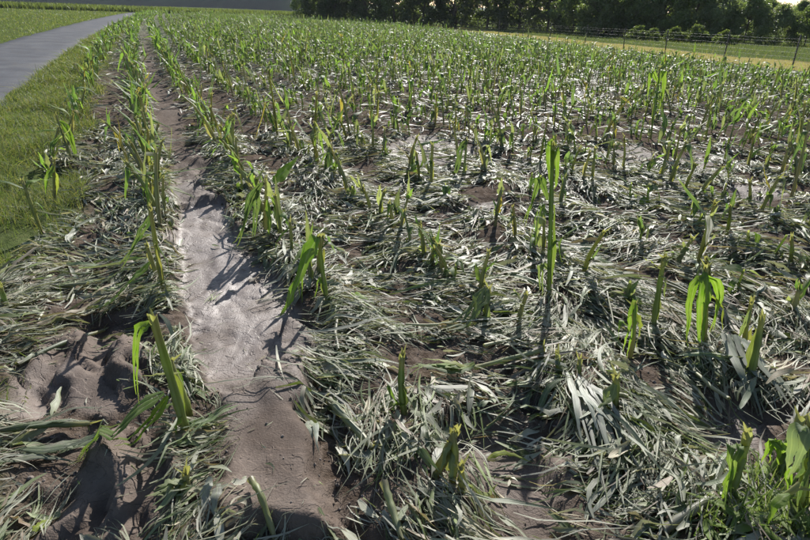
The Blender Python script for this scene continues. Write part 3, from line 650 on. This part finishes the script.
def shreds(n0, y0, y1, m, Lr, wr):                     # hail-shredded blades: bundles of near-parallel fibres
    x, y = scatter(n0, y0, y1); M = len(x); th = np.repeat(flow(x, y)+rng.normal(0, .38, M), m); lf_ = np.repeat(np.abs(rng.normal(0, .026, M))*pile(x, y)+.005, m)
    c = np.repeat(LITC[rng.choice(8, M, p=LITP)]*rng.uniform(.6, 1.2, (M, 1)), m, 0); x = np.repeat(x, m); y = np.repeat(y, m); M *= m
    return litter(x+rng.normal(0, .018, M), y+rng.normal(0, .018, M), rng.uniform(*Lr, M), rng.uniform(*wr, M), 6, lf_+rng.normal(0, .006, M), True, 0, c, th+rng.normal(0, .22, M))
B.add(shreds(11000, .62, 6.5, 4, (.10, .40), (.003, .011)))
B.add(shreds(3500, .62, 2.6, 5, (.05, .20), (.002, .007)))
x, y = scatter(11000, .62, 6.5); M = len(x)                # broader torn pieces, crumpled
B.add(litter(x, y, rng.uniform(.06, .26, M), rng.uniform(.014, .038, M), 7, np.abs(rng.normal(0, .022, M))*pile(x, y)+.006, False, .6, LITC[rng.choice(8, M, p=LITP)]*rng.uniform(.45, .95, (M, 1)), None, .9))
x, y = scatter(520, .62, 6.5); M = len(x); th = flow(x, y)+rng.normal(0, .9, M); Lh = rng.uniform(.03, .15, M)   # bits of stem
tq = np.array([-1., -.3, .3, 1.]); Cq = np.stack([x[:, None]+np.cos(th)[:, None]*Lh[:, None]*tq, y[:, None]+np.sin(th)[:, None]*Lh[:, None]*tq], -1)
Cq = np.concatenate([Cq, (H(Cq[..., 0], Cq[..., 1]).max(1)+.012+np.abs(rng.normal(0, .02, M)))[:, None, None]+(rng.normal(0, .10, M)*Lh)[:, None, None]*tq[None, :, None]], -1)
Cq[..., :2] += rng.normal(0, .008, Cq[..., :2].shape)
B.add(tubes(Cq, rng.uniform(.004, .009, M)[:, None]*np.ones((1, 4)), 6, np.repeat((np.array([.27, .27, .16])*rng.uniform(.5, 1.3, (M, 1)))[:, None], 4, 1), .02))
x, y = scatter(22000, .62, 4.5); M = len(x)
B.add(litter(x, y, rng.uniform(.015, .08, M), rng.uniform(.003, .015, M), 4, np.abs(rng.normal(0, .02, M))*pile(x, y)+.006, True, 3, LITC[rng.choice(8, M)]*rng.uniform(.3, 1.1, (M, 1))))
x, y = scatter(70000, 5.5, 24.); M = len(x); print('mid litter', M)
B.add(litter(x, y, rng.uniform(.12, .5, M), rng.uniform(.008, .028, M), 4, np.abs(rng.normal(0, .03, M))+.01, True, .7, LITC[rng.choice(8, M, p=LITP)]*rng.uniform(.35, .85, (M, 1))))
x, y = scatter(26000, 23., 70.); M = len(x); print('far litter', M)
B.add(litter(x, y, rng.uniform(.25, .7, M), rng.uniform(.025, .07, M), 4, np.abs(rng.normal(0, .06, M))+.02, True, .7, LITC[rng.choice(8, M, p=LITP)]*rng.uniform(.35, .8, (M, 1))))
# crumbs on the silt
x = rng.uniform(-3, 3, 9000); y = rng.uniform(.8, 7, 9000); ok = (mudmask(x, y) > .4) & (rng.random(9000) < .22); x, y = x[ok], y[ok]; M = len(x)
B.add(litter(x, y, rng.uniform(.01, .06, M), rng.uniform(.002, .007, M), 4, np.full(M, .003), True, 2.))
tag(B.build('flattened_leaf_litter', M_LITTER), 'grey-green shredded corn leaves flattened all over the field', 'leaf litter', kind='stuff')

n = 26000; y = .8*(6.0/.8)**rng.random(n); x = (rng.random(n)*2-1)*(.86*y+.3); mk = mudmask(x, y)
ok = (fieldmask(x, y) > .5) & (rng.random(n) < np.where(mk > .5, .02+.22*sst(.5, .7, fbm(x*2.1, y*2.1, 49, 2)), .35)) & (slab(x, y) < .3); x, y = x[ok], y[ok]; M = len(x); print('clods', M)
r = np.clip(rng.lognormal(math.log(.0032), .55, M), .0015, .008); z = H(x, y)+r*.25; t3 = np.array([-.8, -.3, .35, .85]); pr = np.array([.35, 1, .9, .3])
Cq = np.stack([x[:, None]+r[:, None]*t3*.2, y[:, None]+0*t3, z[:, None]+r[:, None]*t3*.8], -1); g = tubes(Cq, r[:, None]*pr[None]*rng.uniform(.7, 1.3, (M, 4)), 6, np.repeat((np.array([.19, .16, .14])*rng.uniform(.6, 1.3, (M, 1)))[:, None], 4, 1))
V = g[0]+np.repeat(r, 24)[:, None]*rng.normal(0, .18, g[0].shape)
tag(np_mesh('soil_crumbs', V, g[1], M_CLOD, None, g[2], g[3], False), 'brown crumbs of soil strewn over the mud and litter', 'soil', kind='stuff')

# single fallen leaves and stems that can be picked out
def fallen_leaf(pts, w, col, label, group=None, sp=1, lift=0.02, mat=None, tw=.3, n=14, f=.25, side=None):
    P = []
    for p in pts:
        q = gp(*p[:2]); z = gz(*q)+(p[2] if len(p) > 2 else lift)
        P.append([q[0], q[1], z])
    root_loc = np.mean(P, 0); P = np.array(P); o = leaf_obj(P, w, col, None, n, f, tw, side, .35, mat or M_LITTER, 'fallen_leaf', sp)
    tag(o, label, 'fallen leaf', group); return o
def fallen_stem(pts, r, col, label, lift=.02, r1=None):
    P = []
    for p in pts:
        q = gp(*p[:2]); P.append([q[0], q[1], gz(*q)+(p[2] if len(p) > 2 else lift)])
    o = stalk_obj(P, r, r1 or r*.8, np.array(col), None, 12, 8, .03, 'broken_cornstalk'); tag(o, label, 'cornstalk'); return o
SILV = (.24, .25, .20); GRY = (.17, .18, .14)
fallen_stem([(330, 408, .03), (345, 430, .035), (372, 462, .03)], .014, (.22, .25, .16), 'pale whitish stem lying in litter right of the mud channel')
fallen_stem([(384, 500, .05), (392, 520, .035), (402, 546, .02)], .012, (.26, .29, .16), 'short pale stem poking from litter at bottom centre')
fallen_stem([(256, 508, .03), (266, 526, .03), (276, 546, .02)], .010, (.24, .26, .12), 'pale yellowish stem end at the bottom edge of the mud channel')
fallen_stem([(660, 538, .02), (685, 527, .03), (706, 516, .04)], .015, (.26, .26, .20), 'thick whitish broken stem on the ground, lower right')
fallen_stem([(0, 445, .02), (40, 437, .04), (90, 430, .03)], .012, (.10, .13, .06), 'long green stem lying at the left edge below the brown silt')
fallen_stem([(20, 372, .02), (60, 348, .03), (100, 322, .03)], .010, (.16, .19, .12), 'pale stem lying along upper edge of the brown silt')
fallen_leaf([(347, 306, .03), (360, 310, .05), (376, 313, .03)], .05, (.17, .28, .02), 'small bright green leaf lying flat right of the folded leaf plant', None, 1, .03, M_LEAF)
fallen_leaf([(274, 192, .06), (286, 184, .12), (299, 175, .16)], .11, (.15, .26, .03), 'bright green leaf slanting up at the second row, upper left of centre', None, 1, .03, M_LEAF, .2, 14, .25, (0, .35, 1))
fallen_leaf([(488, 454, .03), (505, 452, .05), (530, 458, .03)], .022, (.22, .27, .03), 'thin bright yellow-green blade on the muddy patch, bottom centre right', None, 1, .03, M_LEAF)
fallen_leaf([(465, 490, .02), (485, 492, .03), (494, 482, .04)], .02, (.20, .24, .04), 'curled yellow-green blade beside three pale stumps', None, 1, .02, M_LEAF)
fallen_leaf([(36, 536, .02), (44, 526, .03), (54, 516, .03)], .03, (.20, .25, .03), 'yellow-green leaf scrap in the lower left corner', None, 1, .02, M_LEAF)
fallen_leaf([(310, 430, .03), (314, 448, .03), (318, 470, .02)], .05, (.22, .25, .19), 'broad silvery leaf hanging over right edge of the mud channel', None, 2)
fallen_leaf([(216, 505, .05), (210, 520, .03), (206, 540, .02)], .035, SILV, 'silvery leaf standing out of litter left of the channel bottom')
fallen_leaf([(225, 512, .03), (222, 528, .02), (219, 545, .02)], .03, GRY, 'narrow grey leaf beside the channel at the bottom left')
for q in range(12):                                    # fan of grey leaves right of centre
    a = -1+q/5.5
    fallen_leaf([(572+a*8, 392+rng.uniform(-6, 10), .04), (592+a*14+rng.uniform(-9, 9), 430+rng.uniform(-8, 8), rng.uniform(.03, .07)), (622+a*26+rng.uniform(-14, 14), 490+rng.uniform(-40, 50), .03)], rng.uniform(.012, .030), np.array([.22, .24, .19])*rng.uniform(.5, 1.5), '%s grey leaf from the left in the flattened fan, right of centre' % ORD(q+1), 'leaves of the flattened fan', 1, .03)
for q in range(8):
    a = -1+q/3.5
    fallen_leaf([(725+a*10, 360+a*3, .10), (745+a*12, 385+rng.uniform(-8, 8), .06), (775+a*22, 408+rng.uniform(-10, 14), .03)], rng.uniform(.02, .04), np.array([.16, .18, .13])*rng.uniform(.8, 1.4), '%s grey leaf from the left, right of the bushy bright plant' % ORD(q+1), 'leaves right of the bushy plant', 1, .03)
for q in range(9):
    a = rng.uniform(-1, 1)
    fallen_leaf([(5+q*7, 456+a*22, .03), (50+q*7+rng.uniform(-10, 10), 450+a*22+rng.uniform(-8, 8), rng.uniform(.03, .07)), (88+q*5+rng.uniform(-12, 12), 446+a*26, .03)], rng.uniform(.012, .032), np.array([.12, .145, .085])*rng.uniform(.7, 1.4), '%s grey-green leaf from the left in the bank below brown silt' % ORD(q+1), 'leaves of the left litter bank', 2, .03)
# the largest loose blades of the litter carpet
LAND = [(190, 446, 'thick leaning stalk'), (329, 312, 'folded bright leaf plant'), (166, 300, 'thin ragged stalk'), (266, 243, 'dark green clump'), (405, 424, 'lone dark green stalk'),
    (450, 492, 'three pale stumps'), (486, 330, 'pale leaf bundle'), (545, 372, 'stalk snapped sideways'), (549, 300, 'tallest thin stalk'), (702, 352, 'bushy bright plant'), (651, 338, 'bare leaning stalk'),
    (612, 420, 'stout single stump'), (600, 470, 'flattened grey fan'), (722, 506, 'torn sheath stump'), (790, 520, 'lower right weeds'), (53, 202, 'small verge shoot'), (74, 166, 'isolated verge plant'), (60, 360, 'brown silt flat'),
    (240, 320, 'pale silt of the channel'), (290, 510, 'channel bottom'), (385, 520, 'short pale stem'), (690, 525, 'thick whitish stem'), (530, 480, 'muddy patch'), (740, 420, 'bare soil patch'), (50, 445, 'left litter bank'),
    (463, 180, 'single dark upright leaf'), (286, 184, 'slanting bright leaf'), (345, 430, 'whitish fallen stem'), (12, 322, 'thin stalk at left edge'), (650, 142, 'tall bright plant')]
PAL = [('silvery', (.25, .26, .20)), ('grey-green', (.15, .18, .11)), ('dull green', (.10, .145, .05)), ('tan', (.27, .22, .14)), ('pale green', (.20, .25, .13)), ('mud-stained', (.16, .135, .10))]
x, y = scatter(2600, .95, 4.2); p0, p1, _ = proj(x, y, H(x, y)); ok = (p0 > 6) & (p0 < 804) & (p1 < 532); x, y, p0, p1 = [v[ok][:255] for v in (x, y, p0, p1)]
taken = {}
for i in range(len(x)):
    lm = min(LAND, key=lambda q: math.hypot(q[0]-p0[i], (q[1]-p1[i])*1.5)); dx, dy = p0[i]-lm[0], p1[i]-lm[1]
    rel = ('right of' if dx > 0 else 'left of') if abs(dx) > abs(dy)*1.3 else ('in front of' if dy > 0 else 'behind')
    for att in range(40):
        ci = int(rng.choice(6, p=[.26, .28, .12, .1, .12, .12])); lng = rng.random() < .5; brd = rng.random() < .4
        lab = '%s %s %s leaf lying %s the %s' % ('long' if lng else 'short', 'broad' if brd else 'narrow', PAL[ci][0], rel, lm[2])
        if lab not in taken: break
    taken[lab] = 1
    wq = rng.uniform(.030, .042) if brd else rng.uniform(.014, .024); Lq = rng.uniform(.36, .52) if lng else rng.uniform(.16, .28)
    cc = np.array([PAL[ci][1]])*rng.uniform(.85, 1.15); th = flow(x[i:i+1], y[i:i+1])+rng.normal(0, .8); lf_ = np.array([abs(rng.normal(0, .016))+.03*float(pile(x[i], y[i]))])
    if brd:
        Bq = Batch()
        for q in (-1, 0, 1):
            nx, ny = -math.sin(th[0])*wq*.3*q, math.cos(th[0])*wq*.3*q
            Bq.add(litter(x[i:i+1]+nx, y[i:i+1]+ny, np.array([Lq])*rng.uniform(.8, 1.05), np.array([wq*.42]), 9, lf_, False, 0, cc, th+rng.normal(0, .06)))
        o = Bq.build('fallen_leaf', M_LITTER)
    else:
        g = litter(x[i:i+1], y[i:i+1], np.array([Lq]), np.array([wq]), 9, lf_, False, 0, cc, th); o = np_mesh('fallen_leaf', g[0], g[1], M_LITTER, None, g[2], g[3])
    tag(o, lab, 'fallen leaf', 'loose leaves in the litter')

# ------------------------------------------------------------------ grass
def blades(x, y, hgt, w, cols, lean=.5, n=4):
    M = len(x); t = np.linspace(0, 1, n); az = rng.uniform(0, 6.283, M); le = np.abs(rng.normal(0, lean, M))
    z = H(x, y)-.01; r = (le*hgt)[:, None]*t[None]**1.7
    C = np.stack([x[:, None]+np.cos(az)[:, None]*r, y[:, None]+np.sin(az)[:, None]*r, z[:, None]+hgt[:, None]*(t-.25*np.minimum(le, 1.6)[:, None]*t**2.2)], -1)
    a2 = rng.uniform(0, 6.283, M); S = np.repeat(np.stack([np.cos(a2), np.sin(a2), a2*0], -1)[:, None], n, 1)
    return strips(C, S, w[:, None]*np.clip(1.15-t, .1, 1)[None]*.5, np.zeros(M), cols, True)
GC = np.array([[.060, .098, .032], [.074, .116, .036], [.118, .142, .060], [.050, .074, .026], [.205, .185, .10], [.14, .115, .065]])
def gcol(M, p): return GC[rng.choice(6, M, p=p)]*rng.uniform(.75, 1.25, (M, 1))
def sc_scatter(n, s0, s1, c0, c1, power=.5):
    s = s0+(s1-s0)*rng.random(n)**(1/power) if power < 1 else s0+(s1-s0)*rng.random(n); c = rng.uniform(c0, c1, n); return sc_xy(s, c)+(s, c)
B = Batch()
n = 85000; s = 2.0*(38/2.0)**(rng.random(n)**1.15); c = rng.uniform(-2.35, -.62, n); x, y = sc_xy(s, c)
ok = (rng.random(n) < (1-fieldmask(x, y))*sst(.0, .3, fbm(x*2.2, y*2.2, 121, 2)-.16)+.02) & (np.abs(c-path_c(s)) > PATH_HW-.05+rng.random(n)*.1) & (np.abs(x) < .75*y*1.25+1.5)
x, y = x[ok], y[ok]; M = len(x); print('verge', M); dd = np.clip(y/5, .8, 4)
B.add(blades(x, y, rng.uniform(.05, .20, M)*(.45+.95*vn(x*3, y*3, 123)**2), rng.uniform(.003, .006, M)*dd, gcol(M, [.24, .22, .18, .16, .12, .08]), .9))
tag(B.build('verge_grass', M_GRASS), 'rough grass of the verge between lane and corn', 'grass', kind='stuff')
B = Batch(); n = 62000; s = 9.0*(150/9.)**rng.random(n); c = path_c(s)-PATH_HW-.02-rng.random(n)**1.3*(2+s*.6); x, y = sc_xy(s, c)
ok = (np.abs(x) < .75*y*1.25+2); x, y = x[ok], y[ok]; M = len(x); print('meadow', M); dd = np.clip(y/6, 1, 14)
B.add(blades(x, y, rng.uniform(.04, .11, M)*np.clip(y/25, 1, 1.8), rng.uniform(.003, .006, M)*dd, gcol(M, [.28, .34, .2, .08, .08, .02]), .6, 3))
tag(B.build('meadow_grass', M_GRASS), 'mown green meadow grass left of the lane', 'grass', kind='stuff')
B = Batch(); n = 30000; y = rng.uniform(16, 95, n); u = rng.random(n)*42-.8; x = fence_x(y)+u
ok = np.abs(x) < .75*y*1.25+2; x, y, u = x[ok], y[ok], u[ok]; M = len(x); isd = u+(vn(x*.4, y*.4, 61)-.5)*2.5 < 5.4
cl = np.where(isd[:, None], np.array([.22, .19, .07])*rng.uniform(.7, 1.2, (M, 1)), gcol(M, [.3, .2, .1, .35, .05, 0])*.8)
B.add(blades(x, y, np.where(isd, rng.uniform(.05, .12, M), rng.uniform(.1, .3, M)), rng.uniform(.02, .045, M), cl, .5, 3))
tag(B.build('pasture_grass', M_GRASS), 'dry yellow strip and green pasture grass behind the wire fence', 'grass', kind='stuff')
# unharmed crop far behind the meadow
B = Batch(); n = 20000; u = rng.random(n); v = rng.random(n)**1.5
A0, A1 = np.array([-75., 78.]), np.array([-8., 168.]); e = A1-A0; nn = np.array([-e[1], e[0]])/np.hypot(*e)
x = A0[0]-20*0+e[0]*u+nn[0]*v*30; y = A0[1]+e[1]*u+nn[1]*v*30; M = n
B.add(blades(x, y, rng.uniform(1.0, 1.7, M)*(.55+.45*u), rng.uniform(.12, .3, M), np.array([.06, .085, .03])*rng.uniform(.6, 1.5, (M, 1)), .35, 3))
tag(B.build('distant_crop', M_GRASS), 'dull green standing crop at the far end of the meadow', 'crop', kind='stuff')
# weeds in the lower right corner
wb = [(700, 540), (716, 528), (735, 518), (752, 520), (765, 505), (778, 520), (790, 508), (782, 535), (800, 530), (745, 540), (770, 540), (806, 500), (760, 488), (728, 540)]
wl_names = ['grass weed tuft at the lower right corner']
for i, (a, b_) in enumerate(sorted(wb)):
    q = gp(a, b_); z = gz(*q); root = empty('weed_tuft', (q[0], q[1], z)); m = 26
    bx = q[0]+rng.normal(0, .028, m); by = q[1]+rng.normal(0, .028, m)
    g = blades(bx, by, rng.uniform(.05, .15, m), rng.uniform(.004, .010, m), gcol(m, [.3, .35, .25, .1, 0, 0]), .7, 5)
    o = np_mesh('blades', g[0]-np.array(root.location), g[1], M_LEAF, root, g[2], g[3])
    for w_ in range(3):
        P = rand_leaf(q[0], q[1], z+.01, rng.uniform(0, 6.28), rng.uniform(.06, .14), 1.0, rng.uniform(-.6, .2), .6)
        leaf_obj(P, rng.uniform(.012, .028), np.array(BR)*rng.uniform(.6, 1.1), root, 8, .25, .2)
    tag(root, '%s green weed tuft from the left in the lower right corner' % ORD(i+1), 'weed', 'weeds at the lower right')

# ------------------------------------------------------------------ fence
fence = empty('wire_fence', (fence_x(30), 30, float(Hbase(fence_x(30), 30))))
tag(fence, 'wire stock fence with dark posts between cornfield and dry grass strip', 'fence')
FO = np.array(fence.location); py_l = []
for px in (868, 796, 726, 667, 625, 586, 550, 523, 499, 478, 461, 445, 433, 422, 415):
    lo, hi = 12., 140.
    for _ in range(50):
        m_ = (lo+hi)/2; q = proj(np.array([fence_x(m_)]), np.array([m_]), Hbase(fence_x(m_), m_)+.6)[0][0]
        lo, hi = (m_, hi) if q > px else (lo, m_)
    py_l.append(lo)
py_l = sorted(py_l); print('posts', np.round(py_l, 1))
tops = []
for y in py_l:
    x = float(fence_x(y)); z = float(Hbase(x, y)); ln = rng.normal(0, .03, 2); h = rng.uniform(1.25, 1.45); t = np.array([0, .5, 1.])
    C = np.stack([x+ln[0]*h*t, y+ln[1]*h*t, z-.1+(h+.1)*t], -1)-FO
    g = tubes(np.vstack([C, C[-1:]+[0, 0, .004]])[None], np.array([[.032, .030, .028, .002]]), 8, np.full((1, 4, 3), .1))
    np_mesh('post', g[0], g[1], M_POST, fence, None, None, False); tops.append((x, y, z, ln))
for hz_ in (.15, .32, .5, .68, .88, 1.08, 1.2):
    P = []
    for (x, y, z, ln), nx in zip(tops, tops[1:]+[None]):
        P.append([x+ln[0]*hz_, y+ln[1]*hz_, z+hz_])
        if nx: P.append([(x+nx[0])/2, (y+nx[1])/2, (z+nx[2])/2+hz_-.02])
    P = np.array(P)-FO+np.array([-.06, 0, 0]); g = tubes(P[None], np.full((1, len(P)), .0016), 4, np.full((1, len(P), 3), .4)); np_mesh('wire', g[0], g[1], M_WIRE, fence)

# ------------------------------------------------------------------ trees
def tree_meshes(seed, hgt, rad, base, nclump, leaves, lsize, cols, spread=1.0):
    r = np.random.default_rng(seed); B = Batch()
    n = 6; C = np.zeros((n, 3)); C[:, 2] = np.linspace(-.3, hgt*.85, n); C[1:, :2] += np.cumsum(r.normal(0, hgt*.012, (n-1, 2)), 0)
    B.add(tubes(C[None], (np.linspace(1, .15, n)*hgt*.018)[None], 7, np.full((1, n, 3), .1)))
    cen = []
    for q in range(nclump):
        f = r.random()**.8; zz = base+(hgt-base)*f; prof = math.sin(math.pi*min(1, .18+.82*f)**.9)**.7
        rr = rad*prof*math.sqrt(r.uniform(.12, 1))*spread; a = r.uniform(0, 6.283); cen.append([math.cos(a)*rr, math.sin(a)*rr, zz*r.uniform(.95, 1.03), r.uniform(.55, 1.15)])
    cen = np.array(cen)
    for q in range(min(16, nclump)):
        c = cen[q]; z0 = c[2]*.6; k = np.interp(z0, C[:, 2], C[:, 0]), np.interp(z0, C[:, 2], C[:, 1])
        L_ = np.array([[k[0], k[1], z0], [k[0]*.5+c[0]*.5, k[1]*.5+c[1]*.5, z0*.45+c[2]*.55], c[:3]]); B.add(tubes(L_[None], np.array([[.008, .005, .002]])*hgt, 5, np.full((1, 3, 3), .1)))
    i = r.integers(0, nclump, leaves); d = r.normal(size=(leaves, 3)); d /= np.linalg.norm(d, axis=1)[:, None]
    P = cen[i, :3]+d*(cen[i, 3]*rad*.30*r.random(leaves)**.45)[:, None]*np.array([1, 1, .75])
    P[:, 2] = np.maximum(P[:, 2], .1)
    t = r.normal(size=(leaves, 3)); t[:, 2] -= .5; t /= np.linalg.norm(t, axis=1)[:, None]; Ls = lsize*r.uniform(.6, 1.4, leaves)
    CC = P[:, None]+t[:, None]*Ls[:, None, None]*np.array([-.5, 0, .5])[None, :, None]; S = np.repeat(r.normal(size=(leaves, 1, 3)), 3, 1)
    cl = np.asarray(cols)[r.integers(0, len(cols), leaves)]*r.uniform(.7, 1.3, (leaves, 1))*(.75+.5*r.random(nclump))[i][:, None]
    g = strips(CC, S, Ls[:, None]*np.array([.10, .32, .06])[None], np.zeros(leaves), cl, True)
    return B, g
DK = [[.040, .062, .026], [.052, .076, .028], [.034, .054, .028]]; MD = [[.085, .125, .045], [.10, .14, .045], [.07, .11, .045]]; LT = [[.085, .115, .03], [.07, .105, .035]]; WILL = [[.12, .155, .085], [.10, .14, .07], [.14, .165, .095]]
VAR = {}
def variant(key, *a):
    B, g = tree_meshes(*a); t = B.build('trunk', M_BARK); c = np_mesh('crown', g[0], g[1], M_TREELEAF, None, g[2], g[3]); VAR[key] = (t.data, c.data)
    bpy.data.objects.remove(t); bpy.data.objects.remove(c)
variant('dark1', 201, 13., 4.2, .2, 130, 15000, .32, DK); variant('dark2', 202, 15., 3.8, .2, 130, 15000, .32, DK); variant('mid1', 203, 12., 4.0, .2, 130, 15000, .30, MD)
variant('bush1', 204, 5.2, 2.9, .3, 90, 13000, .19, MD); variant('bush2', 205, 4.6, 3.0, .2, 90, 13000, .18, WILL); variant('bush3', 206, 5.6, 2.5, .3, 90, 13000, .19, MD+WILL); variant('low', 207, 1.6, 1.3, .05, 40, 3000, .16, LT)
def tree(key, x, y, sc, rz, label, group, name='tree', cat='tree'):
    root = empty(name, (x, y, float(Hbase(x, y))-.05)); root.scale = (sc,)*3; root.rotation_euler = (0, 0, rz)
    for nm, me in zip(('trunk', 'crown'), VAR[key]):
        o = bpy.data.objects.new(nm, me); COL.objects.link(o); o.parent = root
    tag(root, label, cat, group); return root
def at_px(px, Yd):
    d = ray(px, 20); return Yd*d[0]/d[1], Yd
NTH = ['first', 'second', 'third', 'fourth', 'fifth', 'sixth', 'seventh', 'eighth', 'ninth', 'tenth', 'eleventh', 'twelfth', 'thirteenth', 'fourteenth']
front = [(308, 118, 'mid1', .75), (336, 112, 'dark1', .85), (366, 106, 'dark2', .9), (394, 104, 'mid1', .9), (424, 100, 'dark1', 1.), (456, 98, 'dark2', 1.), (487, 96, 'dark1', .95), (520, 96, 'dark2', .95), (548, 92, 'dark1', .9), (574, 90, 'mid1', .72), (598, 86, 'dark2', .75), (620, 84, 'mid1', .62)]
for i, (px, Yd, key, sc) in enumerate(front):
    x, y = at_px(px, Yd); tree(key, x, y, sc, rng.uniform(0, 6.28), 'leftmost tree of the dark wood, at its open end' if i == 0 else '%s tree from the left along front of the dark wood' % NTH[i], 'front trees of the wood')
for i, px in enumerate(np.linspace(322, 640, 13)):
    x, y = at_px(px, 112-.0*i+rng.uniform(2, 10)); tree(('dark1', 'dark2')[i % 2], x, y, rng.uniform(.85, 1.05), rng.uniform(0, 6.28), '%s tree from the left deeper inside the dark wood' % NTH[i], 'inner trees of the wood')
bush = [(600, 72, 'bush3', 1.15), (634, 70, 'bush1', 1.15), (664, 68, 'bush3', 1.15), (694, 64, 'bush1', 1.05), (722, 62, 'bush2', .95), (750, 59, 'bush3', .76), (780, 57, 'bush2', .74), (812, 55, 'bush1', .66), (846, 53, 'bush2', .7)]
for i, (px, Yd, key, sc) in enumerate(bush):
    x, y = at_px(px, Yd); tree(key, x, y, sc, rng.uniform(0, 6.28), '%s bushy tree from the left in the thicket behind pasture' % NTH[i] if i else 'leftmost bushy tree of the thicket behind the pasture', 'bushy trees of the thicket', 'bushy_tree')
for i, (px, sc) in enumerate([(585, 1.5), (615, 1.5), (650, 1.45), (680, 1.35), (710, 1.2), (738, .95), (765, .8), (800, .75), (835, .75)]):
    x, y = at_px(px, 80-i*1.6); tree(('bush1', 'bush3', 'bush2')[i % 3], x, y, sc, rng.uniform(0, 6.28), '%s tree from the left in the rear row behind the thicket' % NTH[i], 'rear trees of the thicket', 'bushy_tree')
for i, (px, Yd) in enumerate([(640, 60), (655, 59), (678, 58), (700, 57), (730, 54)]):
    x, y = at_px(px, Yd); tree('low', x, y, rng.uniform(.7, 1.1), rng.uniform(0, 6.28), '%s low light green shrub from the left before the thicket' % NTH[i], 'low shrubs before the thicket', 'shrub', 'shrub')

# ------------------------------------------------------------------ air between here and the far hill
hm = bpy.data.materials.new('haze'); hm.use_nodes = True; nt = hm.node_tree; nt.nodes.remove(nt.nodes['Principled BSDF'])
pv = nt.nodes.new('ShaderNodeVolumePrincipled'); pv.inputs['Color'].default_value = (.80, .88, 1, 1); pv.inputs['Density'].default_value = .00010; pv.inputs['Anisotropy'].default_value = .2
nt.links.new(pv.outputs[0], nt.nodes['Material Output'].inputs['Volume'])
hv_ = np.array([[a, b, c] for c in (-90., 230.) for b in (-60., 3400.) for a in (-2800., 2800.)])
hb = np_mesh('haze', hv_, np.array([[0, 2, 3, 1], [4, 5, 7, 6], [0, 1, 5, 4], [2, 6, 7, 3], [0, 4, 6, 2], [1, 3, 7, 5]]), hm, None, None, None, False); tag(hb, kind='stuff')
hb.display_type = 'WIRE'
